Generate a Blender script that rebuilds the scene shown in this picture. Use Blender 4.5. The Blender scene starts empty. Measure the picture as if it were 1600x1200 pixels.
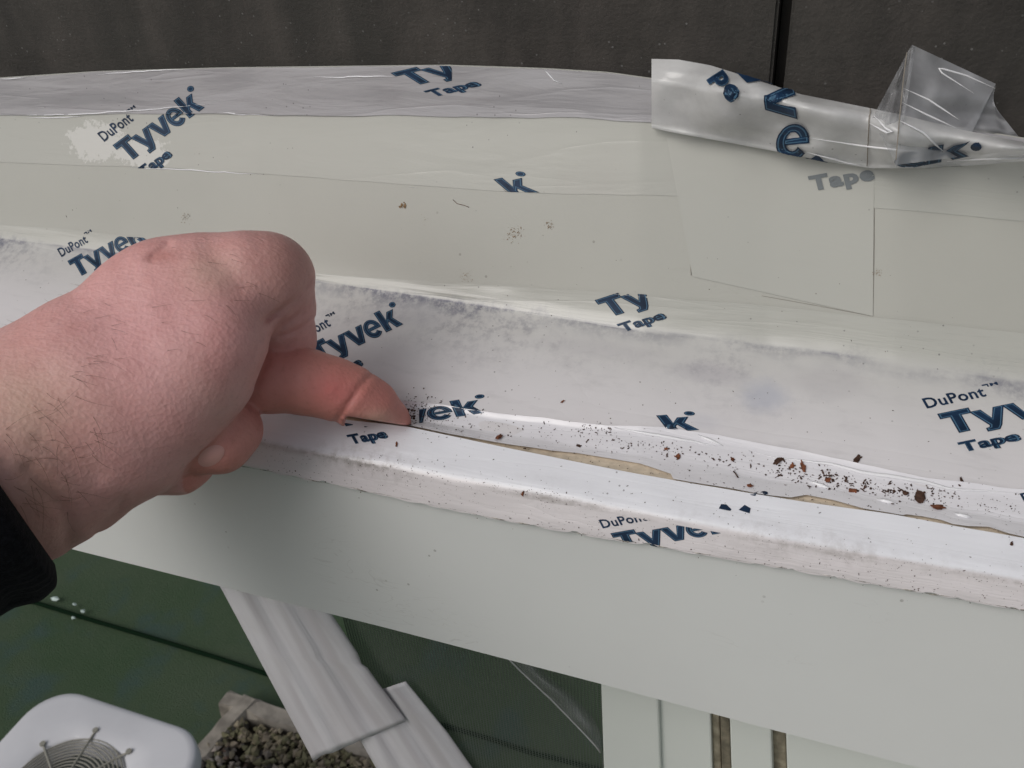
import bpy, bmesh, math, random
import numpy as np
from mathutils import Vector, Matrix
from mathutils.bvhtree import BVHTree
random.seed(7); np.random.seed(7)
S = bpy.context.scene; COL = S.collection

# ---------------------------------------------------------------- camera
F = 1385.0
def nrm(v): return Vector(v).normalized()
Rv = nrm((4000, 612, -1385)); Dn = nrm((173.5, 2000, 1385)); U_ = -Dn; N_ = U_.cross(Rv)
RIGHT = Vector((Rv.x, N_.x, U_.x)); DOWN = Vector((Rv.y, N_.y, U_.y)); FWD = Vector((Rv.z, N_.z, U_.z))
CAM = Vector((0, 0, 0))
def ray(px, py): return FWD + RIGHT*((px-800)/F) + DOWN*((py-600)/F)
AC_H = 0.72
CAM.z = AC_H - 2.25*ray(95, 1240).z
def P(px, py, d): return CAM + ray(px, py)*d
cd = bpy.data.cameras.new('camera'); cam = bpy.data.objects.new('camera', cd); COL.objects.link(cam)
cd.sensor_width = 36; cd.lens = 36*F/1600; cd.clip_start = 0.01; cd.clip_end = 500
UP = -DOWN
M = Matrix((RIGHT.normalized(), UP.normalized(), -FWD.normalized())).transposed().to_4x4(); M.translation = CAM
cam.matrix_world = M
cd.dof.use_dof = True; cd.dof.focus_distance = 0.26; cd.dof.aperture_fstop = 50
S.camera = cam
# ---------------------------------------------------------------- sky, sun, exposure
SUN_EL, SUN_AZ = math.radians(44), math.radians(214)
w = bpy.data.worlds.new('World'); S.world = w; w.use_nodes = True
nt = w.node_tree; sky = nt.nodes.new('ShaderNodeTexSky'); sky.sky_type = 'NISHITA'; sky.sun_disc = False
sky.sun_elevation = SUN_EL; sky.sun_rotation = SUN_AZ; sky.dust_density = 4; sky.air_density = 1.0; sky.ozone_density = 1.0
hs = nt.nodes.new('ShaderNodeHueSaturation'); hs.inputs['Saturation'].default_value = 0.35
nt.links.new(sky.outputs[0], hs.inputs['Color'])
nt.links.new(hs.outputs[0], nt.nodes['Background'].inputs[0]); nt.nodes['Background'].inputs[1].default_value = 0.10
sl = bpy.data.lights.new('sun', 'SUN'); sl.energy = 0.9; sl.angle = math.radians(35); sl.color = (1, .97, .95)
so = bpy.data.objects.new('sun', sl); COL.objects.link(so)
sd = Vector((math.sin(SUN_AZ)*math.cos(SUN_EL), math.cos(SUN_AZ)*math.cos(SUN_EL), math.sin(SUN_EL)))
so.rotation_euler = sd.to_track_quat('Z', 'Y').to_euler()
S.view_settings.view_transform = 'Standard'; S.view_settings.look = 'None'; S.view_settings.gamma = 1
S.view_settings.exposure = -0.25
S.cycles.max_bounces = 8; S.cycles.transparent_max_bounces = 16

# ---------------------------------------------------------------- helpers
def obj(name, verts, faces, mat=None, parent=None, smooth=False, uvs=None, cols=None):
    me = bpy.data.meshes.new(name); me.from_pydata([tuple(v) for v in verts], [], faces); me.update()
    if uvs is not None:
        ul = me.uv_layers.new(name='UVMap')
        li = np.empty(len(me.loops), dtype=np.int32); me.loops.foreach_get('vertex_index', li)
        ul.data.foreach_set('uv', np.asarray(uvs, dtype=np.float32)[li].ravel())
    if cols is not None:
        ca = me.color_attributes.new('tone', 'FLOAT_COLOR', 'POINT')
        ca.data.foreach_set('color', np.asarray(cols, dtype=np.float32).ravel())
    if smooth: me.polygons.foreach_set('use_smooth', [True]*len(me.polygons))
    o = bpy.data.objects.new(name, me); COL.objects.link(o)
    if mat: me.materials.append(mat)
    if parent: o.parent = parent
    return o
def tag(o, label=None, cat=None, group=None, kind=None):
    if label: o['label'] = label
    if cat: o['category'] = cat
    if group: o['group'] = group
    if kind: o['kind'] = kind
    return o
def thing(name, label, cat, group=None):
    o = bpy.data.objects.new(name, None); COL.objects.link(o); o.empty_display_size = .02
    return tag(o, label, cat, group)
def interp(poly, x):
    xs = [p[0] for p in poly]; ys = [p[1] for p in poly]
    return float(np.interp(x, xs, ys))
def vnoise(x, seed=0):
    i = math.floor(x); f = x-i; f = f*f*(3-2*f)
    h = lambda n: (math.sin(n*127.1+seed*311.7)*43758.5453) % 1.0
    return (h(i)*(1-f)+h(i+1)*f)*2-1
def vn2(x, y, seed=0):
    ix, iy = math.floor(x), math.floor(y); fx, fy = x-ix, y-iy; fx = fx*fx*(3-2*fx); fy = fy*fy*(3-2*fy)
    h = lambda a, b: (math.sin(a*127.1+b*269.5+seed*311.7)*43758.5453) % 1.0
    return ((h(ix,iy)*(1-fx)+h(ix+1,iy)*fx)*(1-fy)+(h(ix,iy+1)*(1-fx)+h(ix+1,iy+1)*fx)*fy)*2-1

class NT:
    def __init__(s, name):
        s.m = bpy.data.materials.new(name); s.m.use_nodes = True; s.t = s.m.node_tree; s.b = s.t.nodes['Principled BSDF']; s.out = s.t.nodes['Material Output']
    def n(s, typ, **kw):
        n = s.t.nodes.new('ShaderNode'+typ)
        for k, v in kw.items():
            if k in n.inputs: s.set(n.inputs[k], v)
            else: setattr(n, k, v)
        return n
    def set(s, inp, v):
        if isinstance(v, bpy.types.NodeSocket): s.t.links.new(v, inp)
        elif hasattr(inp.default_value, '__len__') and not hasattr(v, '__len__'): inp.default_value = (v,)*len(inp.default_value)
        elif hasattr(inp.default_value, '__len__') and len(v) == 3 and len(inp.default_value) == 4: inp.default_value = (*v, 1)
        else: inp.default_value = v
    def p(s, **kw):
        for k, v in kw.items(): s.set(s.b.inputs[k.replace('_', ' ')], v)
        return s.m
    def math(s, op, a, b=0.0, c=0.0, clamp=False):
        n = s.t.nodes.new('ShaderNodeMath'); n.operation = op; n.use_clamp = clamp
        s.set(n.inputs[0], a); s.set(n.inputs[1], b); s.set(n.inputs[2], c); return n.outputs[0]
    def mix(s, f, a, b):
        n = s.t.nodes.new('ShaderNodeMix'); n.data_type = 'RGBA'
        s.set(n.inputs[0], f); s.set(n.inputs[6], a); s.set(n.inputs[7], b); return n.outputs[2]
    def mulc(s, c, f):
        if not isinstance(c, bpy.types.NodeSocket): return tuple(a*b for a, b in zip(c, f))
        n = s.t.nodes.new('ShaderNodeMix'); n.data_type = 'RGBA'; n.blend_type = 'MULTIPLY'; n.inputs[0].default_value = 1
        s.set(n.inputs[6], c); s.set(n.inputs[7], f); return n.outputs[2]
    def ramp(s, f, lo, hi):
        if lo > hi: return s.math('SUBTRACT', 1.0, s.ramp(f, hi, lo))
        n = s.t.nodes.new('ShaderNodeMapRange'); s.set(n.inputs[0], f); n.inputs[1].default_value = lo; n.inputs[2].default_value = hi; n.interpolation_type = 'SMOOTHSTEP'; return n.outputs[0]
    def uv(s, sx=1, sy=1):
        u = s.n('UVMap'); m = s.n('Mapping'); s.t.links.new(u.outputs[0], m.inputs[0]); m.inputs['Scale'].default_value = (sx, sy, 1); return m.outputs[0]
    def geo(s, sx=1, sy=None, sz=None):
        u = s.n('TexCoord'); m = s.n('Mapping'); s.t.links.new(u.outputs['Object'], m.inputs[0]); m.inputs['Scale'].default_value = (sx, sy or sx, sz or sx); return m.outputs[0]
    def noise(s, vec, scale=1, detail=4, rough=.5, dist=0):
        n = s.n('TexNoise'); s.set(n.inputs['Vector'], vec); n.inputs['Scale'].default_value = scale; n.inputs['Detail'].default_value = detail; n.inputs['Roughness'].default_value = rough; n.inputs['Distortion'].default_value = dist
        return n.outputs['Fac']
    def dots(s, vec, scale, size):
        n = s.n('TexVoronoi'); s.set(n.inputs['Vector'], vec); n.inputs['Scale'].default_value = scale; return s.math('LESS_THAN', n.outputs['Distance'], size)
    def bump(s, h, strength=.3, dist=.001):
        n = s.n('Bump'); s.set(n.inputs['Height'], h); n.inputs['Strength'].default_value = strength; n.inputs['Distance'].default_value = dist
        s.t.links.new(n.outputs[0], s.b.inputs['Normal']); return n
def simple(name, c, rough=.5, spec=.5, nscale=0, namp=.15, bump=0):
    k = NT(name); col = (*c, 1)
    if nscale:
        f = k.noise(k.geo(nscale)); f = k.ramp(f, .3, .7)
        col = k.mix(f, tuple(x*(1-namp) for x in c), tuple(min(1, x*(1+namp)) for x in c))
        if bump: k.bump(k.noise(k.geo(nscale*2)), .5, bump)
    return k.p(Base_Color=col, Roughness=rough, Specular_IOR_Level=spec)

# ---------------------------------------------------------------- materials
def paint_mat(name, c, dirt=.12):
    k = NT(name); g = k.geo(1)
    a = k.ramp(k.noise(g, 18, 5, .6), .35, .75)
    col = k.mix(k.math('MULTIPLY', a, dirt), c, tuple(x*.6 for x in c))
    sp = k.math('MULTIPLY', k.dots(g, 160, .07), k.ramp(k.noise(g, 40, 2), .56, .62))
    col = k.mix(k.math('MULTIPLY', sp, .45), col, (.12, .10, .08))
    scr = k.math('MULTIPLY', k.ramp(k.math('ABSOLUTE', k.math('SUBTRACT', k.noise(k.geo(26, 26, 90), 1, 2, .5, 2.5), .5)), .012, .0), k.ramp(k.noise(g, 16, 2), .55, .68))
    col = k.mix(k.math('MULTIPLY', scr, .22), col, (.20, .18, .15))
    big = k.ramp(k.noise(g, 7, 4, .6), .3, .7); col = k.mix(k.math('MULTIPLY', big, .13), col, tuple(x*q for x, q in zip(c, (.97, .92, .90))))
    k.bump(k.noise(g, 900, 3), .10, .0003)
    return k.p(Base_Color=col, Roughness=.42, Specular_IOR_Level=.45)
M_PANEL = paint_mat('cream_vinyl_panel', (.472, .472, .427))
M_FASCIA = paint_mat('cream_painted_fascia', (.76, .77, .755), .08)
M_FRAME = paint_mat('white_window_frame', (.80, .825, .78), .06)

def tape_mat(name, base, band=None, bandcol=(.16, .17, .22), bandamt=.6, rough=.22, streak=.3, alpha=None, bandw=.12, speck=.6, side=0, wr=1.0, painted_glare=None, fade=None, fade2=None, smudge=None):
    """white adhesive tape; UV.x metres along the strip, UV.y rows; mould band near UV.y = band"""
    k = NT(name); uv = k.uv(1, 1)
    sep = k.n('SeparateXYZ'); k.t.links.new(uv, sep.inputs[0]); v = sep.outputs[1]; u = sep.outputs[0]
    g = k.geo(1)
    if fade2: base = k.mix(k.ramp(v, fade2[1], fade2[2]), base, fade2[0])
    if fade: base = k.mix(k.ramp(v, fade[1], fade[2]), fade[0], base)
    sc3 = lambda c, f: k.mix(1.0, c, c) if False else k.mulc(c, f)
    fine = k.noise(k.uv(60, 9), 1, 8, .65)                # lengthwise streaks
    cloud = k.noise(g, 28, 6, .6)
    col = k.mix(k.math('MULTIPLY', k.ramp(fine, .5, .85), streak), base, sc3(base, (.62, .62, .62)))
    col = k.mix(k.math('MULTIPLY', k.ramp(cloud, .5, .8), .18), col, sc3(base, (.8, .72, .74)))
    if band is not None:
        wob = k.math('MULTIPLY_ADD', k.noise(k.uv(14, 0.4), 1, 5, .6), .30, -.15)
        d = k.math('ABSOLUTE', k.math('ADD', k.math('SUBTRACT', v, band), wob))
        near = k.ramp(d, bandw, 0.0)
        wide = k.ramp(d, bandw*4.5, 0.0)
        grain = k.noise(g, 300, 7, .72)
        patch = k.ramp(k.noise(k.uv(20, 2), 1, 4), .38, .62)
        f1 = k.math('MULTIPLY', k.math('MULTIPLY', near, patch), k.ramp(grain, .25, .60))
        f2 = k.math('MULTIPLY', k.math('MULTIPLY', wide, k.ramp(cloud, .4, .7)), k.ramp(grain, .42, .66))
        f = k.math('ADD', k.math('MULTIPLY', f1, bandamt), k.math('MULTIPLY', f2, .62*bandamt), clamp=True)
        col = k.mix(f, col, bandcol)
    sp = k.math('MULTIPLY', k.dots(g, 330, .085), k.ramp(k.noise(g, 50, 3), .50, .6))
    col = k.mix(k.math('MULTIPLY', sp, speck), col, (.10, .09, .09))
    if smudge is not None:
        gq = k.n('NewGeometry'); sq = k.n('SeparateXYZ'); k.t.links.new(gq.outputs['Position'], sq.inputs[0])
        for (hx, hy, rx, ry, am, cl) in smudge:
            dx = k.math('DIVIDE', k.math('SUBTRACT', sq.outputs[0], hx), rx); dy = k.math('DIVIDE', k.math('SUBTRACT', sq.outputs[1], hy), ry)
            dd = k.math('ADD', k.math('SQRT', k.math('ADD', k.math('MULTIPLY', dx, dx), k.math('MULTIPLY', dy, dy))), k.math('MULTIPLY_ADD', k.noise(g, 110, 5, .65), 1.2, -.6))
            col = k.mix(k.math('MULTIPLY', k.ramp(dd, 1.2, .3), am), col, cl)
    if painted_glare is not None:                                   # sky glare painted pale into the tape colour: (x, z, rx, rz)
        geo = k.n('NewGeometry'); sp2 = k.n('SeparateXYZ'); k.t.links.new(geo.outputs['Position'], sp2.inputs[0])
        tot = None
        for (hx, hz, rx, rz) in painted_glare:
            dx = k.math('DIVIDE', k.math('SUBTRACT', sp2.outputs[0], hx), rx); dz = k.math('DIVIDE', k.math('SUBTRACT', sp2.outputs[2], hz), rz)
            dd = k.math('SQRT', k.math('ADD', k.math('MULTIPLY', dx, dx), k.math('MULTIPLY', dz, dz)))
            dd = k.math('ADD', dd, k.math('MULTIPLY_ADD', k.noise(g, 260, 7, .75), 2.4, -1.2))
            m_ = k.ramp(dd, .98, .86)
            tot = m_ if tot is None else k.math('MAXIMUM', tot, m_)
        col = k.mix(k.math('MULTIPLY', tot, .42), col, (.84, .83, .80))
    wrk = k.noise(k.uv(22, 2.2), 1, 5, .55, .6)
    ridged = k.math('ABSOLUTE', k.math('SUBTRACT', k.noise(k.uv(9, 1.4), 1, 3, .5, .8), .5))
    ridge2 = k.math('POWER', k.math('SUBTRACT', 1.0, k.math('MULTIPLY', ridged, 6.0, clamp=True)), 6.0)
    h = k.math('ADD', wrk, k.math('MULTIPLY', ridge2, .18))
    h = k.math('ADD', h, k.math('MULTIPLY', k.noise(g, 700, 3), .02))
    k.bump(h, .45*wr, .0012)
    m = k.p(Base_Color=col, Roughness=rough, Specular_IOR_Level=.5, Coat_Weight=.35, Coat_Roughness=.12)
    if alpha is not None: k.p(Alpha=alpha)
    return m

M_NAVY = simple('navy_print', (.009, .028, .066), .45, .25, 200, .35)
M_TEAL = simple('pale_blue_print_edge', (.075, .16, .25), .45, .2)
M_CAULK = simple('tan_caulk', (.70, .60, .47), .85, .1, 400, .10, .0003)
M_SIDING = None
def siding():
    k = NT('dark_stained_siding'); g = k.geo(1)
    a = k.noise(k.geo(9, 9, 4), 6, 8, .65); b = k.noise(g, 900, 4, .6)
    col = k.mix(k.ramp(a, .3, .75), (.040, .036, .033), (.092, .080, .072))
    col = k.mix(k.math('MULTIPLY', k.dots(g, 420, .13), k.ramp(k.noise(g, 60, 3), .44, .6)), col, (.16, .155, .15))
    lg = k.ramp(k.noise(k.geo(9, 9, 9), 1, 3), .35, .65)
    col = k.mix(k.math('MULTIPLY', lg, .4), col, (.052, .053, .046))
    k.bump(k.math('ADD', b, k.noise(k.geo(30, 30, 160), 1, 5)), .5, .0006)
    return k.p(Base_Color=col, Roughness=.75, Specular_IOR_Level=.3)
M_SIDING = siding()

def loose_mat(name, tr, base=(.78, .79, .80), rough=.18):
    """hazy plastic film: part clear, part milky, glossy"""
    k = NT(name); g = k.geo(1)
    cl = k.noise(g, 60, 5, .6)
    col = k.mix(k.ramp(cl, .35, .7), base, tuple(x*.8 for x in base))
    sp = k.math('MULTIPLY', k.dots(g, 380, .09), k.ramp(k.noise(g, 70, 3), .5, .6))
    col = k.mix(k.math('MULTIPLY', sp, .7), col, (.12, .11, .1))
    k.bump(k.noise(k.geo(60, 60, 150), 1, 4), .25, .0008)
    k.p(Base_Color=col, Roughness=rough, Specular_IOR_Level=.6, Coat_Weight=.5, Coat_Roughness=.06)
    tp = k.n('BsdfTransparent'); tl = k.n('BsdfTranslucent'); k.set(tl.inputs['Color'], base)
    m1 = k.n('MixShader'); m1.inputs[0].default_value = .28; k.t.links.new(k.b.outputs[0], m1.inputs[1]); k.t.links.new(tl.outputs[0], m1.inputs[2])
    m2 = k.n('MixShader'); k.set(m2.inputs[0], k.math('MULTIPLY_ADD', cl, .25, tr-.12)); k.t.links.new(m1.outputs[0], m2.inputs[1]); k.t.links.new(tp.outputs[0], m2.inputs[2])
    k.t.links.new(m2.outputs[0], k.out.inputs['Surface']); return k.m

# ---------------------------------------------------------------- the ledge (profile rows traced and laid on real planes)
P0 = P(640, 667, .255); Y0, Z0 = P0.y, P0.z
L_BTOP = [(-400,165),(0,121),(150,111),(350,105),(600,102),(700,101),(850,106),(950,112),(1020,122),(1200,150),(1400,182),(1600,215),(2000,290)]
L_CTOP = [(-400,188),(0,181),(300,178),(600,181),(900,184),(1050,192),(1300,212),(1600,246),(2000,300)]
L_CREASE = [(-400,318),(0,374),(200,400),(490,440),(700,472),(1000,520),(1290,554),(1600,600),(2000,665)]
L_GRO = [(-400,462),(0,540),(400,620),(640,656),(800,684),(1000,713),(1200,750),(1400,780),(1600,818),(2000,896)]
L_LIP = [(-400,475),(0,556),(410,640),(525,655),(640,668),(800,702),(1000,742),(1190,775),(1400,806),(1600,842),(2000,915)]
L_FC = [(-400,520),(0,610),(400,688),(640,733),(760,754),(1000,799),(1200,838),(1600,905),(2000,975)]
L_FB = [(-400,573),(0,652),(390,727),(600,770),(800,812),(1000,846),(1200,880),(1400,915),(1600,950),(2000,1022)]
L_GB = [(-400,733),(0,832),(130,865),(600,983),(940,1072),(1200,1142),(1400,1194),(1600,1246),(2000,1350)]
def plane_hit(px, py, pt, ang):
    """ray / plane holding world X and rising towards +Y at ang degrees, through pt"""
    a = math.radians(ang); n = Vector((0, -math.sin(a), math.cos(a))); r = ray(px, py)
    return CAM + r*((pt-CAM).dot(n)/r.dot(n))
def yplane(px, py, Y):
    r = ray(px, py); return CAM + r*((Y-CAM.y)/r.y)
def zplane(px, py, Z):
    r = ray(px, py); return CAM + r*((Z-CAM.z)/r.z)
COLS = list(range(-400, 2001, 20))
rows = {}
lip, fc, fb, gb, gro, cre, ctop, btop = [], [], [], [], [], [], [], []
for x in COLS:
    a = plane_hit(x, interp(L_LIP, x), P0, 24); lip.append(a)
    b = plane_hit(x, interp(L_FC, x), P0, 24); fc.append(b)
    c = plane_hit(x, interp(L_FB, x), b, 66); fb.append(c)
    d = plane_hit(x, interp(L_GB, x), c, 88); gb.append(d)
    e = yplane(x, interp(L_GRO, x), Y0+.0055); gro.append(e)
    f = plane_hit(x, interp(L_CREASE, x), e, 20); cre.append(f)
    g = plane_hit(x, interp(L_CTOP, x), f, 66); ctop.append(g)
    h = plane_hit(x, interp(L_BTOP, x), g, 80); btop.append(h)
def smoothprof(pts_rows, n=6, it=3):
    """rows of points -> finer rows, corners rounded"""
    out = []; R = len(pts_rows)
    for k in range(R-1):
        for j in range(n + (1 if k == R-2 else 0)):
            out.append([A.lerp(B, j/n) for A, B in zip(pts_rows[k], pts_rows[k+1])])
    for _ in range(it):
        out = [out[0]] + [[b*.5+(a+c)*.25 for a, b, c in zip(out[i-1], out[i], out[i+1])] for i in range(1, len(out)-1)] + [out[-1]]
    return out
def rows_mesh(rws):
    V = []; Fc = []; n = len(rws[0])
    for r in rws: V += r
    for a in range(len(rws)-1):
        for b in range(n-1): Fc.append((a*n+b, a*n+b+1, (a+1)*n+b+1, (a+1)*n+b))
    return V, Fc
up_rows = smoothprof([gro, cre, ctop, btop], 16, 5)
f_rows = smoothprof([lip, fc, fb], 10, 2)
ledge = thing('window_ledge', 'cream taped window ledge with sloped top, tan seam and plain fascia board', 'window ledge')
bk = [p + Vector((0, .0008, -.004)) for p in btop]
V, Fc = rows_mesh(up_rows + [bk]); obj('upper_panel', V, Fc, M_PANEL, ledge, True)
V1, F1 = rows_mesh(up_rows)
gbk = [p.lerp(q, .3) + Vector((0, .0, -.0002)) for p, q in zip(gro, lip)]; gbt = [p.lerp(q, .8) + Vector((0, 0, -.0006)) for p, q in zip(gro, lip)]
V, Fc = rows_mesh([gro, gbk, gbt, [q + Vector((0, .0006, -.0005)) for q in lip]]); obj('caulk_seam', V, Fc, M_CAULK, ledge, True)
V, Fc = rows_mesh(f_rows); obj('front_lip', V, Fc, M_PANEL, ledge, True)
V2, F2 = V, Fc
fb2 = [p + Vector((0, .0012, -.0002)) for p in fb]
und = [Vector((p.x, p.y+.018, p.z)) for p in gb]; und2 = [Vector((p.x, p.y+.018, q.z)) for p, q in zip(gb, fb)]
gbm = [p.lerp(q, .985) for p, q in zip(fb2, gb)]; gbr = [q + Vector((0, .0008, .0)) for q in gb]
V, Fc = rows_mesh([fb, fb2, gbm, gbr, und, und2]); obj('fascia_board', V, Fc, M_FASCIA, ledge)
V3, F3 = rows_mesh([fb, gb])
# one BVH of the ledge for laying things on it
V4, F4 = rows_mesh([lip, gro])      # what spans the seam when tape is laid over it
VV = []; FF = []
for v_, f_ in ((V1, F1), (V2, F2), (V3, F3), (V4, F4)):
    k = len(VV); VV += v_; FF += [tuple(i+k for i in f) for f in f_]
BVH = BVHTree.FromPolygons(VV, FF); TB = None
def on(px, py, off=.0003, bvh=None):
    r = ray(px, py); rn = r.normalized()
    h = (bvh or TB or BVH).ray_cast(CAM, rn)
    if h[0] is None:
        for q in range(1, 13):                              # just past an edge: take the surface next to it
            for dy in (q*1.5, -q*1.5):
                rq = ray(px, py+dy).normalized(); h = (bvh or TB or BVH).ray_cast(CAM, rq)
                if h[0] is not None: break
            if h[0] is not None: break
    if h[0] is None:
        h2 = (bvh or TB or BVH).find_nearest(P(px, py, .25)); return h2[0] - rn*off, -rn
    n = h[1]
    if n.dot(rn) > 0: n = -n
    return h[0] + n*off, n

# ---------------------------------------------------------------- siding above
YS = max(p.y for p in btop) + .001
def box(name, x0, x1, y0, y1, z0, z1, mat, parent, bev=.0):
    bm = bmesh.new(); bmesh.ops.create_cube(bm, size=1)
    for v in bm.verts: v.co = Vector(((x0+x1)/2+(x1-x0)*v.co.x, (y0+y1)/2+(y1-y0)*v.co.y, (z0+z1)/2+(z1-z0)*v.co.z))
    if bev: bmesh.ops.bevel(bm, geom=bm.edges[:], offset=bev, segments=2, affect='EDGES')
    me = bpy.data.meshes.new(name); bm.to_mesh(me); bm.free(); me.materials.append(mat)
    o = bpy.data.objects.new(name, me); COL.objects.link(o); o.parent = parent; return o
sid = thing('siding_wall', 'dark grey brown board siding above the taped ledge with one vertical joint', 'wall')
xs_ = yplane(1212, 60, YS).x; xe_ = yplane(1231, 60, YS).x
zl = min(p.z for p in btop) - .002
box('siding_board', -1.2, xs_, YS, YS+.02, zl, zl+1.3, M_SIDING, sid, .0008)
box('siding_board', xe_, 1.2, YS+.001, YS+.021, zl, zl+1.3, M_SIDING, sid, .0008)
box('joint_batten', xs_+.0004, xe_-.0004, YS+.006, YS+.02, zl, zl+1.3, simple('black_joint', (.008, .006, .004), .7), sid)
box('rear_sheathing', -1.2, 1.2, YS+.022, YS+.034, gb[60].z+.004, zl+1.3, simple('sheathing', (.3, .25, .18), .8), sid)

# ---------------------------------------------------------------- tape sheets
def jag(poly, amp, step, seed, x0=-400, x1=2000):
    return [(x, interp(poly, x) + amp*(vnoise(x/step, seed) + .5*vnoise(x/(step*.37), seed+5))) for x in range(x0, x1+1, 4)]
def sheet(name, lines, mat, parent, off=.0003, x0=-400, x1=2000, dx=8, nt=8, lift=None, wav=0.0, seed=1):
    V = []; UVs = []; cols = list(np.arange(x0, x1+.1, dx)); n = len(cols); R = len(lines)
    tv = [k+j/nt for k in range(R-1) for j in range(nt)] + [R-1]
    for t in tv:
        k = min(int(t), R-2); f = t-k
        for x in cols:
            y = interp(lines[k], x)*(1-f)+interp(lines[k+1], x)*f
            o = off + (wav*(vn2(x/60, t*2.3, seed)+1)*.5 if wav else 0)
            if lift: o += lift(x, y, t)
            p, nn = on(x, y, o); V.append(p); UVs.append((p.x, t))
    Fc = [(a*n+b, a*n+b+1, (a+1)*n+b+1, (a+1)*n+b) for a in range(len(tv)-1) for b in range(n-1)]
    LAID.append((V, Fc)); return obj(name, V, Fc, mat, parent, True, UVs)
LAID = []
L1 = [(-400,232),(0,253),(250,262),(410,272),(600,285),(760,298),(840,301),(1000,304),(1300,318),(1600,345),(2000,390)]
L2 = [(-400,320),(0,352),(110,358),(200,368),(350,398),(500,428),(600,436),(750,444),(920,455),(1200,478),(1600,520),(2000,570)]
L3 = [(-400,500),(0,560),(400,600),(640,630),(800,652),(950,668),(1040,671),(1130,685),(1300,718),(1440,748),(1560,765),(1600,769),(2000,830)]
CRK = [(-400,460),(0,538),(400,618),(640,664),(700,677),(800,692),(860,701),(900,704),(960,714),(1000,721),(1048,737),(1052,748),(1090,756),(1150,769),(1190,773),(1235,774),(1260,770),(1300,778),(1350,792),(1395,804),(1411,807),(1414,800),(1440,803),(1470,809),(1488,822),(1510,819),(1545,820),(1575,830),(1600,838),(2000,914)]
CRK = [(x, min(y+5.5, interp(L_LIP, x)-.6)) for x, y in CRK]
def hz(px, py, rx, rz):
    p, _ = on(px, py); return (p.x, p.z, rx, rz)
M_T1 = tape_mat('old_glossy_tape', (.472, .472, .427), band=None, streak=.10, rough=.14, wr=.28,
                painted_glare=[hz(150, 222, .014, .0065), hz(225, 240, .012, .005)])
M_T1B = tape_mat('wrinkled_glossy_tape', (.40, .39, .405), band=None, streak=.75, rough=.13, wr=.8)
def sm(px, py, rx, ry, am, cl):
    p, _ = on(px, py); return (p.x, p.y, rx, ry, am, cl)
SM = [sm(1195, 622, .008, .006, .38, (.34, .38, .50)), sm(1110, 585, .012, .004, .35, (.40, .38, .42)), sm(1290, 600, .014, .006, .25, (.42, .40, .42)), sm(930, 545, .022, .004, .22, (.44, .42, .45)), sm(640, 490, .018, .005, .25, (.42, .41, .46)), sm(1100, 660, .006, .003, .2, (.4, .42, .5))]
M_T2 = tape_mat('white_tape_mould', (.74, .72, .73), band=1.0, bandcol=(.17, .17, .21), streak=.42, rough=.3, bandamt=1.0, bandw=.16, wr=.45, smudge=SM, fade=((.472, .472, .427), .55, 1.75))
M_T3 = tape_mat('white_tape_shelf', (.80, .79, .82), band=None, streak=.2, rough=.26, wr=.7)
M_T4 = tape_mat('white_tape_lip', (.84, .85, .89), band=1.12, bandcol=(.36, .33, .31), bandamt=.7, streak=.16, rough=.33, bandw=.2, wr=.5, fade2=((.72, .68, .685), .95, 1.1))  # fade2 puts the lower facet's shade into the colour, along with its dirt

tape_top = thing('tape_strip', 'glossy wrinkled tape strip along the top, lettering cut by the dark wall', 'tape')
sheet('tape_edge_band', [[(x, y+1.3) for x, y in jag(L_BTOP, .5, 40, 3)], jag(L_CTOP, 1.5, 90, 4)], M_T1B, tape_top, .0004, wav=.0005, nt=10, seed=3)
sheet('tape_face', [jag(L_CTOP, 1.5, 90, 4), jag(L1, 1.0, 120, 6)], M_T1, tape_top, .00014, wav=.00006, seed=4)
tape_mid = thing('tape_strip', 'broad white tape strip over the inner corner, streaked with grey mould', 'tape')
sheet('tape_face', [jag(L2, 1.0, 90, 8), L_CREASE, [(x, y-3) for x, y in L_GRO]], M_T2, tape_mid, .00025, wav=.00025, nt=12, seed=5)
tape_shelf = thing('tape_strip', 'white tape strip with torn edge beside the tan seam, strewn with brown crumbs', 'tape')
def lift3(x, y, t):
    return .0007*math.exp(-t*t*160)
sheet('tape_face', [jag(L3, 1.0, 70, 9), CRK], M_T3, tape_shelf, .00035, dx=4, wav=.0003, nt=12, lift=lift3, seed=6)
tape_lip = thing('tape_strip', 'bright white tape wrapped over the front lip, dirty along its lower edge', 'tape')
sheet('tape_face', [[(x, y+.8) for x, y in L_LIP], L_FC, jag([(x, y+1) for x, y in L_FB], 1.6, 22, 11)], M_T4, tape_lip, .0005, dx=6, wav=.0004, nt=10, seed=7)

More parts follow.
